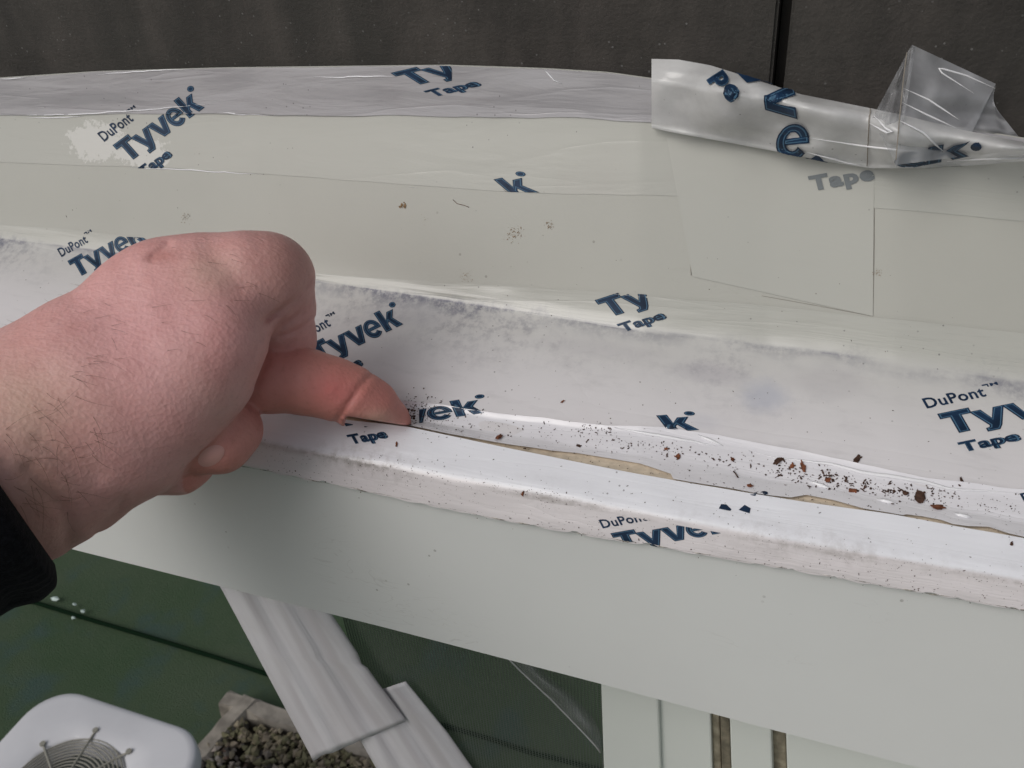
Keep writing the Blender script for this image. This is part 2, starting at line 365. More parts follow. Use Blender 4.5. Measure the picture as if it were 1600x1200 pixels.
# a rectangular patch with dirty cut edges on the panel
def patch(name, pts, mat, parent, off, n=14):
    V = []; UVs = []
    (ax, ay), (bx, by), (cx, cy), (dx_, dy_) = pts
    for i in range(n+1):
        for j in range(n+1):
            s, t = i/n, j/n
            x = (ax*(1-s)+bx*s)*(1-t)+(dx_*(1-s)+cx*s)*t; y = (ay*(1-s)+by*s)*(1-t)+(dy_*(1-s)+cy*s)*t
            p, _ = on(x, y, off); V.append(p); UVs.append((p.x, t))
    Fc = [(a*(n+1)+b, a*(n+1)+b+1, (a+1)*(n+1)+b+1, (a+1)*(n+1)+b) for a in range(n) for b in range(n)]
    LAID.append((V, Fc)); return obj(name, V, Fc, mat, parent, True, UVs)
def thread(name, pts, r, mat, parent, off=.0002, sides=5, world=False, closed=False):
    """thin tube through pixel points laid on the ledge (or world points)"""
    W = pts if world else [on(x, y, off)[0] for x, y in pts]
    V = []; Fc = []
    for i, p in enumerate(W):
        t = (W[min(i+1, len(W)-1)] - W[max(i-1, 0)]).normalized()
        a = t.cross(FWD).normalized(); b = t.cross(a).normalized()
        rr = r(i/(len(W)-1)) if callable(r) else r
        for s in range(sides):
            an = 2*math.pi*s/sides; V.append(p + (a*math.cos(an)+b*math.sin(an))*rr)
    for i in range(len(W)-1):
        for s in range(sides): Fc.append((i*sides+s, i*sides+(s+1) % sides, (i+1)*sides+(s+1) % sides, (i+1)*sides+s))
    Fc.append(tuple(range(sides))); Fc.append(tuple(range((len(W)-1)*sides, len(W)*sides)))
    return (V, Fc) if name is None else obj(name, V, Fc, mat, parent, True)
def dense(pts, step=6):
    out = []
    for (a, b), (c, d) in zip(pts[:-1], pts[1:]):
        n = max(1, int(math.hypot(c-a, d-b)/step))
        for i in range(n): out.append((a+(c-a)*i/n, b+(d-b)*i/n))
    out.append(pts[-1]); return out
def all_bvh():
    VA, FA = list(VV), list(FF)
    for v_, f_ in LAID:
        k = len(VA); VA += v_; FA += [tuple(i+k for i in f) for f in f_]
    return BVHTree.FromPolygons(VA, FA)
M_GRIME = simple('grime_line', (.28, .25, .21), .8)
M_WHITE = simple('painted_ridge_highlight', (.88, .88, .90), .2, .6)  # folds are raised; their bright highlight is painted in as near-white
pt = thing('tape_patch', 'square clear tape patch with thin dirty edges below the loose crumpled tape', 'tape')
M_PATCH = tape_mat('clear_patch_film', (.472, .472, .427), streak=.06, rough=.3, wr=.15, speck=.3)
patch('patch_film', [(1042, 215), (1366, 240), (1364, 494), (1082, 432)], M_PATCH, pt, .00022)
thread('patch_edge', dense([(1050, 225), (1056, 262), (1066, 305), (1074, 350), (1080, 430)]), .00010, M_GRIME, pt, .0001)
thread('patch_edge', dense([(1366, 262), (1366, 380), (1364, 494)]), .00007, M_GRIME, pt, .0001)
thread('patch_edge', dense([(1364, 494), (1290, 480), (1190, 462)]), .00005, M_GRIME, pt, .0001)
TB = all_bvh()
# fine folds of the shelf tape: raised ridges
for pts in ([(960, 668), (1010, 678), (1120, 697)], [(1090, 679), (1130, 697)], [(1170, 705), (1215, 716), (1300, 726), (1345, 738), (1440, 752), (1480, 764), (1590, 770)],
            [(1265, 752), (1298, 765)], [(1370, 780), (1400, 788)], [(1490, 802), (1518, 809)]):
    pp = dense(pts, 8); pp = [(x, y+.6*vnoise(x/19, 4)) for x, y in pp]
    thread('tape_fold', pp, lambda t: .00055*math.sin(math.pi*min(max(t, .04), .96)), M_WHITE, tape_shelf, .0001)
for pts in ([(60, 345), (230, 345)],):
    pass
for pts in ([(0, 180), (120, 179), (250, 170), (330, 162)], [(340, 175), (380, 179), (430, 180)], [(40, 183), (90, 184), (130, 182)], [(205, 262), (300, 266), (410, 273)],
            [(640, 292), (652, 294)], [(490, 120), (520, 121), (620, 119)], [(850, 108), (866, 126), (880, 132)], [(0, 124), (40, 121)], [(150, 117), (240, 110), (300, 109)]):
    pp = dense(pts, 8); pp = [(x, y+.8*vnoise(x/13, 8)) for x, y in pp]
    thread('tape_fold', pp, lambda t: .00026*math.sin(math.pi*min(max(t, .04), .96)), M_WHITE, tape_top, .0001)
thread('grime_edge', [(x, y+1.0*vnoise(x/15, 3)) for x, y in dense([(x, y+3) for x, y in L_FB if x > -100], 5)], lambda t: .00003+.00020*max(0, vnoise(t*110, 2)+.2*vnoise(t*400, 5)), simple('lip_edge_grime', (.36, .34, .30), .8, .3, 900, .6), tape_lip, .0000, 4)

# ---------------------------------------------------------------- printed words
def text_mesh(s, offset, sx=1.0):
    cu = bpy.data.curves.new('t', 'FONT'); cu.body = s; cu.size = 1; cu.offset = offset; cu.space_character = 1.0 + offset*2.5; cu.resolution_u = 3
    o = bpy.data.objects.new('t', cu); COL.objects.link(o)
    bpy.context.view_layer.update()
    me = bpy.data.meshes.new_from_object(o.evaluated_get(bpy.context.evaluated_depsgraph_get()))
    V = [(v.co.x, v.co.y) for v in me.vertices]; Fc = [tuple(p.vertices) for p in me.polygons]
    bpy.data.objects.remove(o); bpy.data.curves.remove(cu); bpy.data.meshes.remove(me)
    return V, Fc
def inset(poly, d):
    n = len(poly); out = []
    A2 = sum(poly[i][0]*poly[(i+1) % n][1]-poly[(i+1) % n][0]*poly[i][1] for i in range(n))
    sg = 1 if A2 > 0 else -1
    for i in range(n):
        p0, p1, p2 = poly[i-1], poly[i], poly[(i+1) % n]
        def nr(a, b):
            x, y = b[0]-a[0], b[1]-a[1]; l = math.hypot(x, y) or 1; return (-y/l*sg, x/l*sg)
        a, b = nr(p0, p1), nr(p1, p2); m = (a[0]+b[0], a[1]+b[1]); q = max(.35, 1+a[0]*b[0]+a[1]*b[1])
        out.append((p1[0]+m[0]/q*d, p1[1]+m[1]/q*d))
    return out
def ring(cx, cy, rx, ry, tx, ty, a0, a1, n=22):
    o = []; i_ = []
    for k in range(n+1):
        a = math.radians(a0+(a1-a0)*k/n); o.append((cx+rx*math.cos(a), cy+ry*math.sin(a))); i_.append((cx+(rx-tx)*math.cos(a), cy+(ry-ty)*math.sin(a)))
    return o + i_[::-1]
KX = 3.7
GL = {'T': [[(0, 1), (0, .74), (.064, .74), (.064, 0), (.140, 0), (.140, .74), (.204, .74), (.204, 1)]],
 'y': [[(.190, .80), (.266, .80), (.306, .36), (.345, .80), (.418, .80), (.345, -.02), (.318, -.20), (.236, -.20), (.236, -.03), (.262, -.01), (.268, .06)]],
 'v': [[(.402, .80), (.480, .80), (.517, .30), (.552, .80), (.626, .80), (.556, 0), (.476, 0)]],
 'k': [[(.800, 0), (.872, 0), (.872, .30), (.888, .38), (.925, 0), (1.004, 0), (.945, .47), (1.0, .80), (.922, .80), (.872, .50), (.872, 1), (.800, 1)]]}
def glyphs(chars, layer):
    out = []
    for c in chars:
        if c == 'e':
            g_ = (0, .035, .060)[layer]; gx = g_/KX; A0, A1 = (14, 322) if layer == 0 else (18, 316); n = 26; V = []; Fc = []
            for q in range(n+1):
                a = math.radians(A0+(A1-A0)*q/n); ca, sa = math.cos(a), math.sin(a)
                V += [(.700+(.092-gx)*ca, .40+(.43-g_)*sa), (.700+(.038+gx)*ca, .42+(.215+g_)*sa)]
            Fc = [(2*q, 2*q+1, 2*q+3, 2*q+2) for q in range(n)]; k = len(V)
            V += [(.650+gx, .34+g_), (.792-gx, .34+g_), (.790-gx, .505-g_*.6), (.650+gx, .48-g_)]; Fc.append((k, k+1, k+2, k+3)); out.append((V, Fc)); continue
        for poly in GL[c]:
            q = [(x*KX, y) for x, y in poly]; q = inset(q, (0, .035, .060)[layer]); out.append(([(x/KX, y) for x, y in q], [tuple(range(len(q)))]))
    if 'e' in chars and layer == 0: pass
    return out
_tc = {}
def word(s, box, layer):
    """2D mesh of s fitted to local box (x0,y0,x1,y1), y0 the baseline and y1 the cap height"""
    off = {'Tyvek': (.060, .047, .032), 'DuPont': (.022, None, None), 'Tape': (.050, .034, .018)}.get(s, (.06, .045, .03))[layer]
    if off is None: return [], []
    key = (s, layer)
    if key not in _tc: _tc[key] = (text_mesh(s, off), text_mesh(s, {'Tyvek': .060, 'DuPont': .022, 'Tape': .050}.get(s, .06)))
    (V, Fc), (VR, _) = _tc[key]
    x0 = min(v[0] for v in VR); x1 = max(v[0] for v in VR)
    cap = .69 + (.06 if s != 'DuPont' else .014); base = -.05 if s != 'DuPont' else -.01
    return [(box[0]+(v[0]-x0)/(x1-x0)*(box[2]-box[0]), box[1]+(v[1]-base)/(cap-base)*(box[3]-box[1])) for v in V], Fc
def disc(c, r):
    n = 12; return [(c[0]+r[0]*math.cos(i*2*math.pi/n), c[1]+r[1]*math.sin(i*2*math.pi/n)) for i in range(n)], [tuple(range(n))]
def lay(name, pieces, O, ex, ey, clips, mat, parent, off, bvh=None, sub=5.0):
    bm = bmesh.new()
    for V, Fc in pieces:
        vs = [bm.verts.new((O[0]+ex[0]*x+ey[0]*y, O[1]+ex[1]*x+ey[1]*y, 0)) for x, y in V]
        for f in Fc:
            try: bm.faces.new([vs[i] for i in f])
            except ValueError: pass
    bm.normal_update()
    bmesh.ops.triangulate(bm, faces=bm.faces[:])
    for (cx, cy, nx, ny) in clips:      # keep the side the normal points to
        g = bm.verts[:]+bm.edges[:]+bm.faces[:]
        bmesh.ops.bisect_plane(bm, geom=g, plane_co=(cx, cy, 0), plane_no=(nx, ny, 0), clear_inner=True)
    for ax in ((1, 0), (0, 1)):         # cut on a grid so the print follows the surface
        if not bm.verts: break
        lo = min(v.co.x*ax[0]+v.co.y*ax[1] for v in bm.verts); hi = max(v.co.x*ax[0]+v.co.y*ax[1] for v in bm.verts)
        t = lo+sub
        while t < hi:
            bmesh.ops.bisect_plane(bm, geom=bm.verts[:]+bm.edges[:]+bm.faces[:], plane_co=(ax[0]*t, ax[1]*t, 0), plane_no=(*ax, 0)); t += sub
    if not bm.faces: bm.free(); return None
    for v in bm.verts: v.co = on(v.co.x, v.co.y, off, bvh)[0]
    me = bpy.data.meshes.new(name); bm.to_mesh(me); bm.free(); me.materials.append(mat)
    o = bpy.data.objects.new(name, me); COL.objects.link(o); o.parent = parent; return o
def logo(O, ex, ey, parent, clips=(), off=.00010, dp=True, tp=True, main=True, dpclips=None, tpclips=None, bvh=None, mainclips=None):
    base = {0: M_NAVY, 1: M_TEAL, 2: M_NAVY}
    if main:
        root = None
        for L in (0, 1, 2):
            pcs = glyphs('Tyvek', L) + [disc((1.02, .98), (.036-.007*L, .13-.028*L))]
            o = lay(['printed_word', 'letter_outline', 'letter_fill'][L], pcs, O, ex, ey, list(clips)+list(mainclips or ()), base[L], parent if L == 0 else root, off+.00004*L, bvh)
            if L == 0:
                root = o
                if o is None: break
    if dp:
        lay('printed_word', [word('DuPont', (-.04, 1.32, .35, 1.78), 0), ([(.355, 1.78), (.385, 1.78), (.385, 1.70), (.395, 1.70), (.395, 1.84), (.355, 1.84)], [(0, 1, 2, 3, 4, 5)]), ([(.405, 1.70), (.415, 1.70), (.43, 1.78), (.445, 1.70), (.455, 1.70), (.455, 1.84), (.443, 1.84), (.43, 1.79), (.417, 1.84), (.405, 1.84)], [tuple(range(10))])], O, ex, ey, list(dpclips if dpclips is not None else clips), M_NAVY, parent, off, bvh)
    if tp:
        root = lay('printed_word', [word('Tape', (.02, -.86, .41, -.38), 0)], O, ex, ey, list(tpclips if tpclips is not None else clips), M_NAVY, parent, off, bvh)
        if root:
            lay('letter_outline', [word('Tape', (.02, -.86, .41, -.38), 1)], O, ex, ey, list(tpclips if tpclips is not None else clips), M_TEAL, root, off+.00004, bvh)
            lay('letter_fill', [word('Tape', (.02, -.86, .41, -.38), 2)], O, ex, ey, list(tpclips if tpclips is not None else clips), M_NAVY, root, off+.00008, bvh)
def below(x, y, s=0): return (x, y, -s, 1)     # keep image rows below the line
def above(x, y, s=0): return (x, y, s, -1)
logo((201, 255), (119, -87), (-25, -28), tape_top, [above(250, 264, .03)])
logo((121, 435), (108, -60), (-15.5, -27), tape_mid, [], mainclips=[below(200, 370, .05)], dpclips=[])
logo((498, 571), (132, -64), (-20, -30), tape_mid)
logo((653, 343), (190, -42), (-34, -29), tape_top, [above(800, 300, .02), (769, 281, 29, -34)], dp=False, tp=False)
logo((644, 135), (200, -48), (-34, -21), tape_top, [below(650, 103, 0)], mainclips=[(706, 0, -1, 0)], dp=False)
logo((951, 497), (180, -58), (-22, -28), tape_mid, [below(920, 453, .08)], mainclips=[(1016, 0, -1, 0)], dp=False)
logo((541, 680), (215, -35), (-11, -25), tape_shelf, [(655, 0, 1, 0), above(650, 662, .0)], dp=False, tp=False)
logo((857, 689), (235, -17), (-20, -26), tape_mid, [above(1030, 669, .09), (1024, 650, 26, -20)], dp=False, tp=False)
logo((1483, 680), (240, -50), (-19, -33), tape_mid, [], tpclips=[])
logo((531, 668), (150, -27), (-18, -32), tape_lip, [below(525, 659, .16)], dp=False, tpclips=[above(560, 694, .1)])
logo((969, 861), (180, -32), (-15, -28), tape_lip, [below(975, 806, .175), above(950, 840, .18)], tp=False)
logo((1636, 828), (240, -50), (-19, -33), tape_shelf, [], tp=False, main=False)
for (c_, ex_, ey_, par, pcs) in (((1123, 795), (20, 4), (0, -9), tape_lip, ([(0, 0), (.2, .9), (.6, 1), (1, .3), (.9, 0)], [(0, 1, 2, 3, 4)])),
    ((1154, 797), (19, 2), (0, -9), tape_lip, ([(0, 0), (.5, 1), (1, .5), (.9, -.4)], [(0, 3, 2, 1)])),
    ((1172, 774), (13, 0), (0, -6), tape_shelf, ([(0, .1), (1, 1), (.6, -.2)], [(0, 1, 2)])), ((1194, 771), (6, 0), (0, 3.2), tape_shelf, disc((0, 0), (1, 1)))):
    lay('printed_mark', [pcs], c_, ex_, ey_, [], M_NAVY, par, .00012)

# ---------------------------------------------------------------- loose crumpled tape, top right
M_LOOSE = loose_mat('loose_tape_film', .16, (.88, .88, .87))
M_FLAP = loose_mat('loose_flap_film', .46, (.74, .75, .78))
M_GREY = simple('faded_print', (.16, .18, .19), .5)
loose = thing('loose_tape', 'crumpled tape end peeling off and curling over at the top right', 'tape')
LT = [(1018,92),(1060,93),(1110,102),(1180,124),(1250,147),(1320,161),(1365,170),(1420,182),(1500,202),(1600,222),(1800,262)]
LB = [(1018,200),(1050,207),(1150,225),(1250,244),(1300,254),(1360,263),(1450,263),(1530,258),(1600,252),(1800,262)]
def loose_sheet():
    V = []; n = 110; m = 26; UVs = []
    for j in range(m+1):
        t = j/m
        for i in range(n+1):
            x = 1018+(1800-1018)*i/n
            y0, y1 = interp(LT, x), interp(LB, x); y = y0*(1-t)+y1*t
            base, nn = on(x, y, 0); d = (base-CAM).dot(FWD)/1.0
            bul = .004 + .013*math.sin(math.pi*min(1, t*.8+.25))*min(1, (x-1000)/120) + .0012*math.sin(x/23+t*4)+.0012*vn2(x/38, t*4, 3)
            bul += .003*max(0, 1-abs(x-1262)/90)*math.sin(t*9)
            if x > 1355: bul += .0035*math.sin((x-1355)/26)
            V.append(P(x, y, d-bul)); UVs.append((x/500, t))
    Fc = [(a*(n+1)+b, a*(n+1)+b+1, (a+1)*(n+1)+b+1, (a+1)*(n+1)+b) for a in range(m) for b in range(n)]
    # curl back under: extra rows returning towards the wall
    k0 = m*(n+1); base = len(V)
    for s, (dd, up) in enumerate([(.003, -1.5), (.007, -6), (.012, -16)]):
        for i in range(n+1):
            x = 1018+(1800-1018)*i/n; y = interp(LB, x)+up; b0 = V[k0+i]; d = (b0-CAM).dot(FWD)
            bs, _ = on(x, y, 0); dm = (bs-CAM).dot(FWD)-.0012
            V.append(P(x, y, min(d+dd, dm))); UVs.append((x/500, 1.1+s*.1))
    for s in range(3):
        r0 = k0 if s == 0 else base+(s-1)*(n+1); r1 = base+s*(n+1)
        for b in range(n): Fc.append((r0+b, r0+b+1, r1+b+1, r1+b))
    obj('curled_strip', V, Fc, M_LOOSE, loose, True, UVs)
    return BVHTree.FromPolygons(V[:k0+n+1], Fc[:m*n])
LBVH = loose_sheet()
def quadsheet(name, corners, depth_off, mat, parent, n=24, amp=.0015, seed=2, fold=None):
    V = []
    (ax, ay), (bx, by), (cx, cy), (dx_, dy_) = corners
    for j in range(n+1):
        for i in range(n+1):
            s, t = i/n, j/n
            x = (ax*(1-s)+bx*s)*(1-t)+(dx_*(1-s)+cx*s)*t; y = (ay*(1-s)+by*s)*(1-t)+(dy_*(1-s)+cy*s)*t
            d = depth_off(s, t) + amp*vn2(s*5, t*3, seed) + amp*.8*math.sin(s*2+t*13)
            V.append(P(x, y, d))
    Fc = [(a*(n+1)+b, a*(n+1)+b+1, (a+1)*(n+1)+b+1, (a+1)*(n+1)+b) for a in range(n) for b in range(n)]
    return obj(name, V, Fc, mat, parent, True)
dref = (on(1420, 230, 0)[0]-CAM).dot(FWD)
print('depth at loose', dref, 'siding', (yplane(1420, 100, YS)-CAM).dot(FWD))
quadsheet('torn_flap', [(1425, 70), (1556, 131), (1500, 245), (1398, 258)], lambda s, t: dref-.018+.006*s+.003*(1-t), M_FLAP, loose, seed=5)
quadsheet('folded_wedge', [(1424, 71), (1430, 74), (1402, 262), (1362, 186)], lambda s, t: dref-.0175-.001*s, loose_mat('clear_wedge_film', .58, (.6, .61, .63)), loose, seed=6)
quadsheet('torn_tail', [(1556, 133), (1549, 160), (1600, 224), (1500, 210)], lambda s, t: dref-.008, M_FLAP, loose, seed=9)
def ridge(name, pts, r, parent, ddepth, mat):
    W = [P(x, y, ddepth) for x, y in dense(pts, 6)]
    thread(name, W, r, mat, parent, world=True)
def onl(px, py): return on(px, py, .0004, LBVH)[0]
for pts in ([(1262, 214), (1300, 219), (1370, 229), (1420, 233), (1480, 236)], [(1262, 236), (1300, 246), (1345, 260)], [(1480, 250), (1540, 246), (1600, 244), (1700, 250)],
            [(1366, 182), (1385, 200), (1395, 205), (1388, 207), (1360, 192)], [(1403, 190), (1440, 208), (1482, 240)]):
    thread('tape_fold', [onl(x, y) for x, y in dense(pts, 5)], lambda t: .00030*math.sin(math.pi*min(max(t, .05), .95)), M_WHITE, loose, world=True)
dfl = dref-.0195
for pts in ([(1555, 138), (1510, 118), (1475, 108), (1467, 107), (1472, 114), (1500, 132), (1522, 146)], [(1412, 138), (1450, 155), (1500, 188)], [(1410, 160), (1450, 180), (1494, 200)]):
    ridge('tape_fold', pts, lambda t: .00022*math.sin(math.pi*min(max(t, .05), .95)), loose, dfl-.003, M_WHITE)
ridge('grime_edge', [(1417, 82), (1412, 120), (1406, 180), (1400, 250)], .00014, loose, dfl-.002, M_GRIME)
thread('grime_edge', [onl(x, y) for x, y in dense([(1360, 172), (1358, 220), (1356, 260)], 5)], .00014, M_GRIME, loose, world=True)
# distorted print on the loose tape
def lw(s, O, ex, ey, mat=M_NAVY, clips=(), bvh=LBVH, off=.0005, layers=(0, 1, 2)):
    root = None
    for L in layers:
        V, Fc = word(s, (0, 0, 1, 1), L)
        if not V: continue
        o = lay(['printed_letters', 'letter_outline', 'letter_fill'][L], [(V, Fc)], O, ex, ey, clips, [mat, M_TEAL, mat][L], loose if root is None else root, off+.00004*L, bvh)
        if root is None: root = o
def lg(ch, O, ex, ey, mat=M_NAVY, clips=(), bvh=LBVH, off=.0004):
    """a big letter: O its lower left, ex its width, ey its cap height"""
    x0, x1 = {'T': (0, .204), 'y': (.19, .418), 'v': (.402, .626), 'e': (.608, .792), 'k': (.80, 1.004)}[ch]; root = None
    for L in (0, 1, 2):
        pcs = [([((x-x0)/(x1-x0), y) for x, y in V_], F_) for V_, F_ in glyphs(ch, L)]
        o = lay(['printed_letters', 'letter_outline', 'letter_fill'][L], pcs, O, ex, ey, clips, [mat, M_TEAL, mat][L], root or loose, off+.00004*L, bvh)
        root = root or o
        if root is None: return
lw('pe', (1112, 122), (30, 38), (24, -16))
lay('printed_letters', [([(0, 1), (.3, 0), (1, .55), (.75, 1)], [(0, 1, 2, 3)])], (1148, 130), (62, 4), (0, -17), [], M_NAVY, loose, .0004, LBVH)
lg('v', (1190, 134), (8, 52), (62, -2))
lg('e', (1212, 250), (52, -4), (4, -68))
lay('printed_letters', [([(0, 0), (.55, 1), (1, .1)], [(0, 1, 2)])], (1258, 252), (36, 6), (0, -16), [], M_NAVY, loose, .0004, LBVH)
lw('Tape', (1268, 299), (100, -18), (-6, -24), M_GREY, bvh=TB, off=.0003, layers=(0,))
lg('e', (1392, 261), (66, -4), (16, -32))
lg('k', (1446, 256), (70, -14), (4, -28), clips=[])
lay('printed_letters', [disc((0, 0), (1, 1))], (1527, 228), (9, 0), (0, 6), [], M_NAVY, loose, .0004, LBVH)

# ---------------------------------------------------------------- window frame, screen, strips below the ledge
YG = max(p.y for p in gb) ; YF = YG + .020; YN = YF + .006
win = thing('window_frame', 'cream white window jamb with two tan weather strips under the fascia board', 'window')
def post(name, xt0, xt1, y, th, mat):
    """upright between pixel columns xt0..xt1 (seen near row 1150)"""
    def line(x): return yplane(x-4, 1050, y), yplane(x+2, 1230, y)
    a, b = line(xt0); c, d = line(xt1)
    def ext(p, q, z): return p + (q-p)*((z-p.z)/(q.z-p.z))
    zt = gb[60].z+.03; zb = b.z-.9
    v = [ext(a, b, zb), ext(c, d, zb), ext(c, d, zt), ext(a, b, zt)]
    V = v + [p+Vector((0, th, 0)) for p in v]
    o = obj(name, V, [(0,1,2,3), (5,4,7,6), (4,0,3,7), (1,5,6,2), (3,2,6,7), (4,5,1,0)], mat, win)
    bv = o.modifiers.new('b', 'BEVEL'); bv.width = .0006; bv.segments = 2
M_STRIP = simple('tan_weather_strip', (.30, .265, .195), .6, .4, 300, .3, .0004)
M_STRIP2 = simple('dark_weather_strip', (.20, .175, .13), .6, .4, 300, .3)
post('outer_jamb', 942, 1031, YF, .05, M_FRAME)
post('inner_jamb', 1031.5, 1112, YF+.0022, .05, M_FRAME)
post('weather_strip', 1112.5, 1126, YF+.004, .04, M_STRIP)
post('weather_strip', 1126.5, 1141, YF+.0028, .04, M_STRIP2)
post('sash_stile', 1141.5, 1206, YF+.0005, .05, M_FRAME)
post('weather_strip', 1206.5, 1228, YF+.004, .04, M_STRIP)
post('sash_rail', 1228.5, 2100, YF+.0012, .05, M_FRAME)
# insect screen: real threads
scr = thing('insect_screen', 'dark fine insect screen between the white tape strips and the window jamb', 'insect screen')
M_SCR = simple('screen_thread', (.10, .115, .10), .6)
def screen():
    a = yplane(690, 1100, YN); b = yplane(944, 1100, YN); z1 = gb[60].z+.02; z0 = yplane(700, 1230, YN).z-.25
    x0 = yplane(548, 1010, YN).x; x1 = b.x+.002; pitch = .00125; r = .00012
    V = []; Fc = []
    def bar(p, q, w):
        k = len(V); V.extend([p-w, p+w, q+w, q-w, p-w+Vector((0, 2*r, 0)), p+w+Vector((0, 2*r, 0)), q+w+Vector((0, 2*r, 0)), q-w+Vector((0, 2*r, 0))])
        Fc.extend([(k, k+1, k+2, k+3), (k+7, k+6, k+5, k+4), (k, k+4, k+5, k+1), (k+3, k+2, k+6, k+7)])
    x = x0
    while x < x1: bar(Vector((x, YN, z0)), Vector((x, YN, z1)), Vector((r, 0, 0))); x += pitch
    z = z0
    while z < z1: bar(Vector((x0, YN+.0001, z)), Vector((x1, YN+.0001, z)), Vector((0, 0, r))); z += pitch
    obj('screen_mesh', V, Fc, M_SCR, scr)
screen()
M_STR = NT('ridged_white_strip')
def strip_mat():
    k = M_STR; g = k.geo(1); uv = k.uv(1, 1)
    sep = k.n('SeparateXYZ'); k.t.links.new(uv, sep.inputs[0])
    st = k.noise(k.uv(7, 1), 1, 2, .4)
    col = k.mix(k.ramp(st, .4, .65), (.76, .74, .77), (.62, .59, .615))
    col = k.mix(k.math('MULTIPLY', k.ramp(k.noise(g, 60, 5, .6), .45, .7), .25), col, (.62, .60, .60))
    k.bump(k.noise(k.uv(9, 1.2), 1, 3), .6, .0015)
    k.p(Base_Color=col, Roughness=.4, Specular_IOR_Level=.4)
    tp = k.n('BsdfTransparent'); m2 = k.n('MixShader'); m2.inputs[0].default_value = .20
    k.t.links.new(k.b.outputs[0], m2.inputs[1]); k.t.links.new(tp.outputs[0], m2.inputs[2]); k.t.links.new(m2.outputs[0], k.out.inputs['Surface'])
    return k.m
strip_mat()
def strip(root, top, yoff, seed, nrow=34, ncol=22, ext=None):
    """top: (left,right) px of the upper end; bot: px of the lower end; side lines as polylines"""
    V = []; UVs = []
    for j in range(nrow+1):
        t = j/nrow
        for i in range(ncol+1):
            s = i/ncol
            xl, yl = interp([(q[0], q[1]) for q in top['l']], t), interp([(q[0], q[2]) for q in top['l']], t)
            xr, yr = interp([(q[0], q[1]) for q in top['r']], t), interp([(q[0], q[2]) for q in top['r']], t)
            x = xl*(1-s)+xr*s; y = yl*(1-s)+yr*s
            if t == 1: y += 2.5*vnoise(s*9, seed)
            o = .0010*math.sin(s*math.pi*6+seed) + .0006*vn2(s*4, t*3, seed)
            V.append(yplane(x, y, YN-.0035-yoff+o)); UVs.append((s, t))
    Fc = [(a*(ncol+1)+b, a*(ncol+1)+b+1, (a+1)*(ncol+1)+b+1, (a+1)*(ncol+1)+b) for a in range(nrow) for b in range(ncol)]
    o = obj('strip_face', V, Fc, M_STR.m, root, True, UVs)
    sm = o.modifiers.new('s', 'SOLIDIFY'); sm.thickness = .0004
s1 = thing('tape_strip', 'ridged white strip hanging slanted from under the fascia, ragged lower end', 'tape', 'slanted white strips across the window')
s2 = thing('tape_strip', 'second slanted white strip, emerging lower right from behind the first strip', 'tape', 'slanted white strips across the window')
strip(s1, {'l': [(0, 325, 880), (.18, 350, 925), (1, 490, 1187)], 'r': [(0, 500, 930), (.2, 523, 966), (.42, 560, 1022), (.48, 566, 1040), (.5, 574, 1043), (.7, 602, 1082), (1, 634, 1124)]}, .0017, 1)
strip(s2, {'l': [(0, 528, 1100), (.3, 562, 1152), (1, 662, 1330)], 'r': [(0, 634, 1064), (.4, 700, 1145), (1, 830, 1330)]}, .0, 2)
pl = thing('plastic_strip', 'clear torn plastic sliver hanging diagonally beside the window jamb', 'plastic')
M_CL = loose_mat('clear_sliver', .62, (.40, .40, .42), .2)
V = []; A = [(790, 1025), (815, 1050), (860, 1092), (905, 1138), (930, 1165), (938, 1176)]; B = [(828, 1025), (855, 1055), (895, 1088), (925, 1118), (938, 1145), (940, 1165)]
A = dense(A, 8); nB = len(A); Bx = [(interp([(i/5, q[0]) for i, q in enumerate(B)], k/(nB-1)), interp([(i/5, q[1]) for i, q in enumerate(B)], k/(nB-1))) for k in range(nB)]
for k in range(nB):
    for j in range(7):
        s = j/6; V.append(yplane(A[k][0]*(1-s)+Bx[k][0]*s, A[k][1]*(1-s)+Bx[k][1]*s, YN-.002-.004*math.sin(math.pi*s)+.001*math.sin(k*.6)))
obj('sliver_film', V, [(a*7+b, a*7+b+1, (a+1)*7+b+1, (a+1)*7+b) for a in range(nB-1) for b in range(6)], M_CL, pl, True)
thread('sliver_edge', [yplane(x, y, YN-.0025) for x, y in A], .0003, simple('sliver_edge', (.5, .5, .5), .25), pl, world=True)

# ---------------------------------------------------------------- the yard beyond and below
def lawn():
    k = NT('green_lawn'); g = k.geo(1)
    a = k.ramp(k.noise(g, 2.2, 6, .6), .3, .7); b = k.noise(g, 160, 5, .7)
    col = k.mix(a, (.056, .094, .050), (.078, .108, .068))
    col = k.mix(k.ramp(k.noise(g, 5, 4), .5, .7), col, (.060, .098, .082))
    col = k.mix(k.math('MULTIPLY', k.ramp(b, .5, .75), .5), col, (.14, .15, .10))
    k.bump(b, .8, .012)
    return k.p(Base_Color=col, Roughness=.9, Specular_IOR_Level=.1)
n = 60; E = 60
gx = [math.copysign(abs(t)**3*E, t) for t in np.linspace(-1, 1, n+1)]
obj('ground', [(x, y, .004*vn2(x*3, y*3)) for y in gx for x in gx], [(a*(n+1)+b, a*(n+1)+b+1, (a+1)*(n+1)+b+1, (a+1)*(n+1)+b) for a in range(n) for b in range(n)], lawn(), None, True)['kind'] = 'structure'
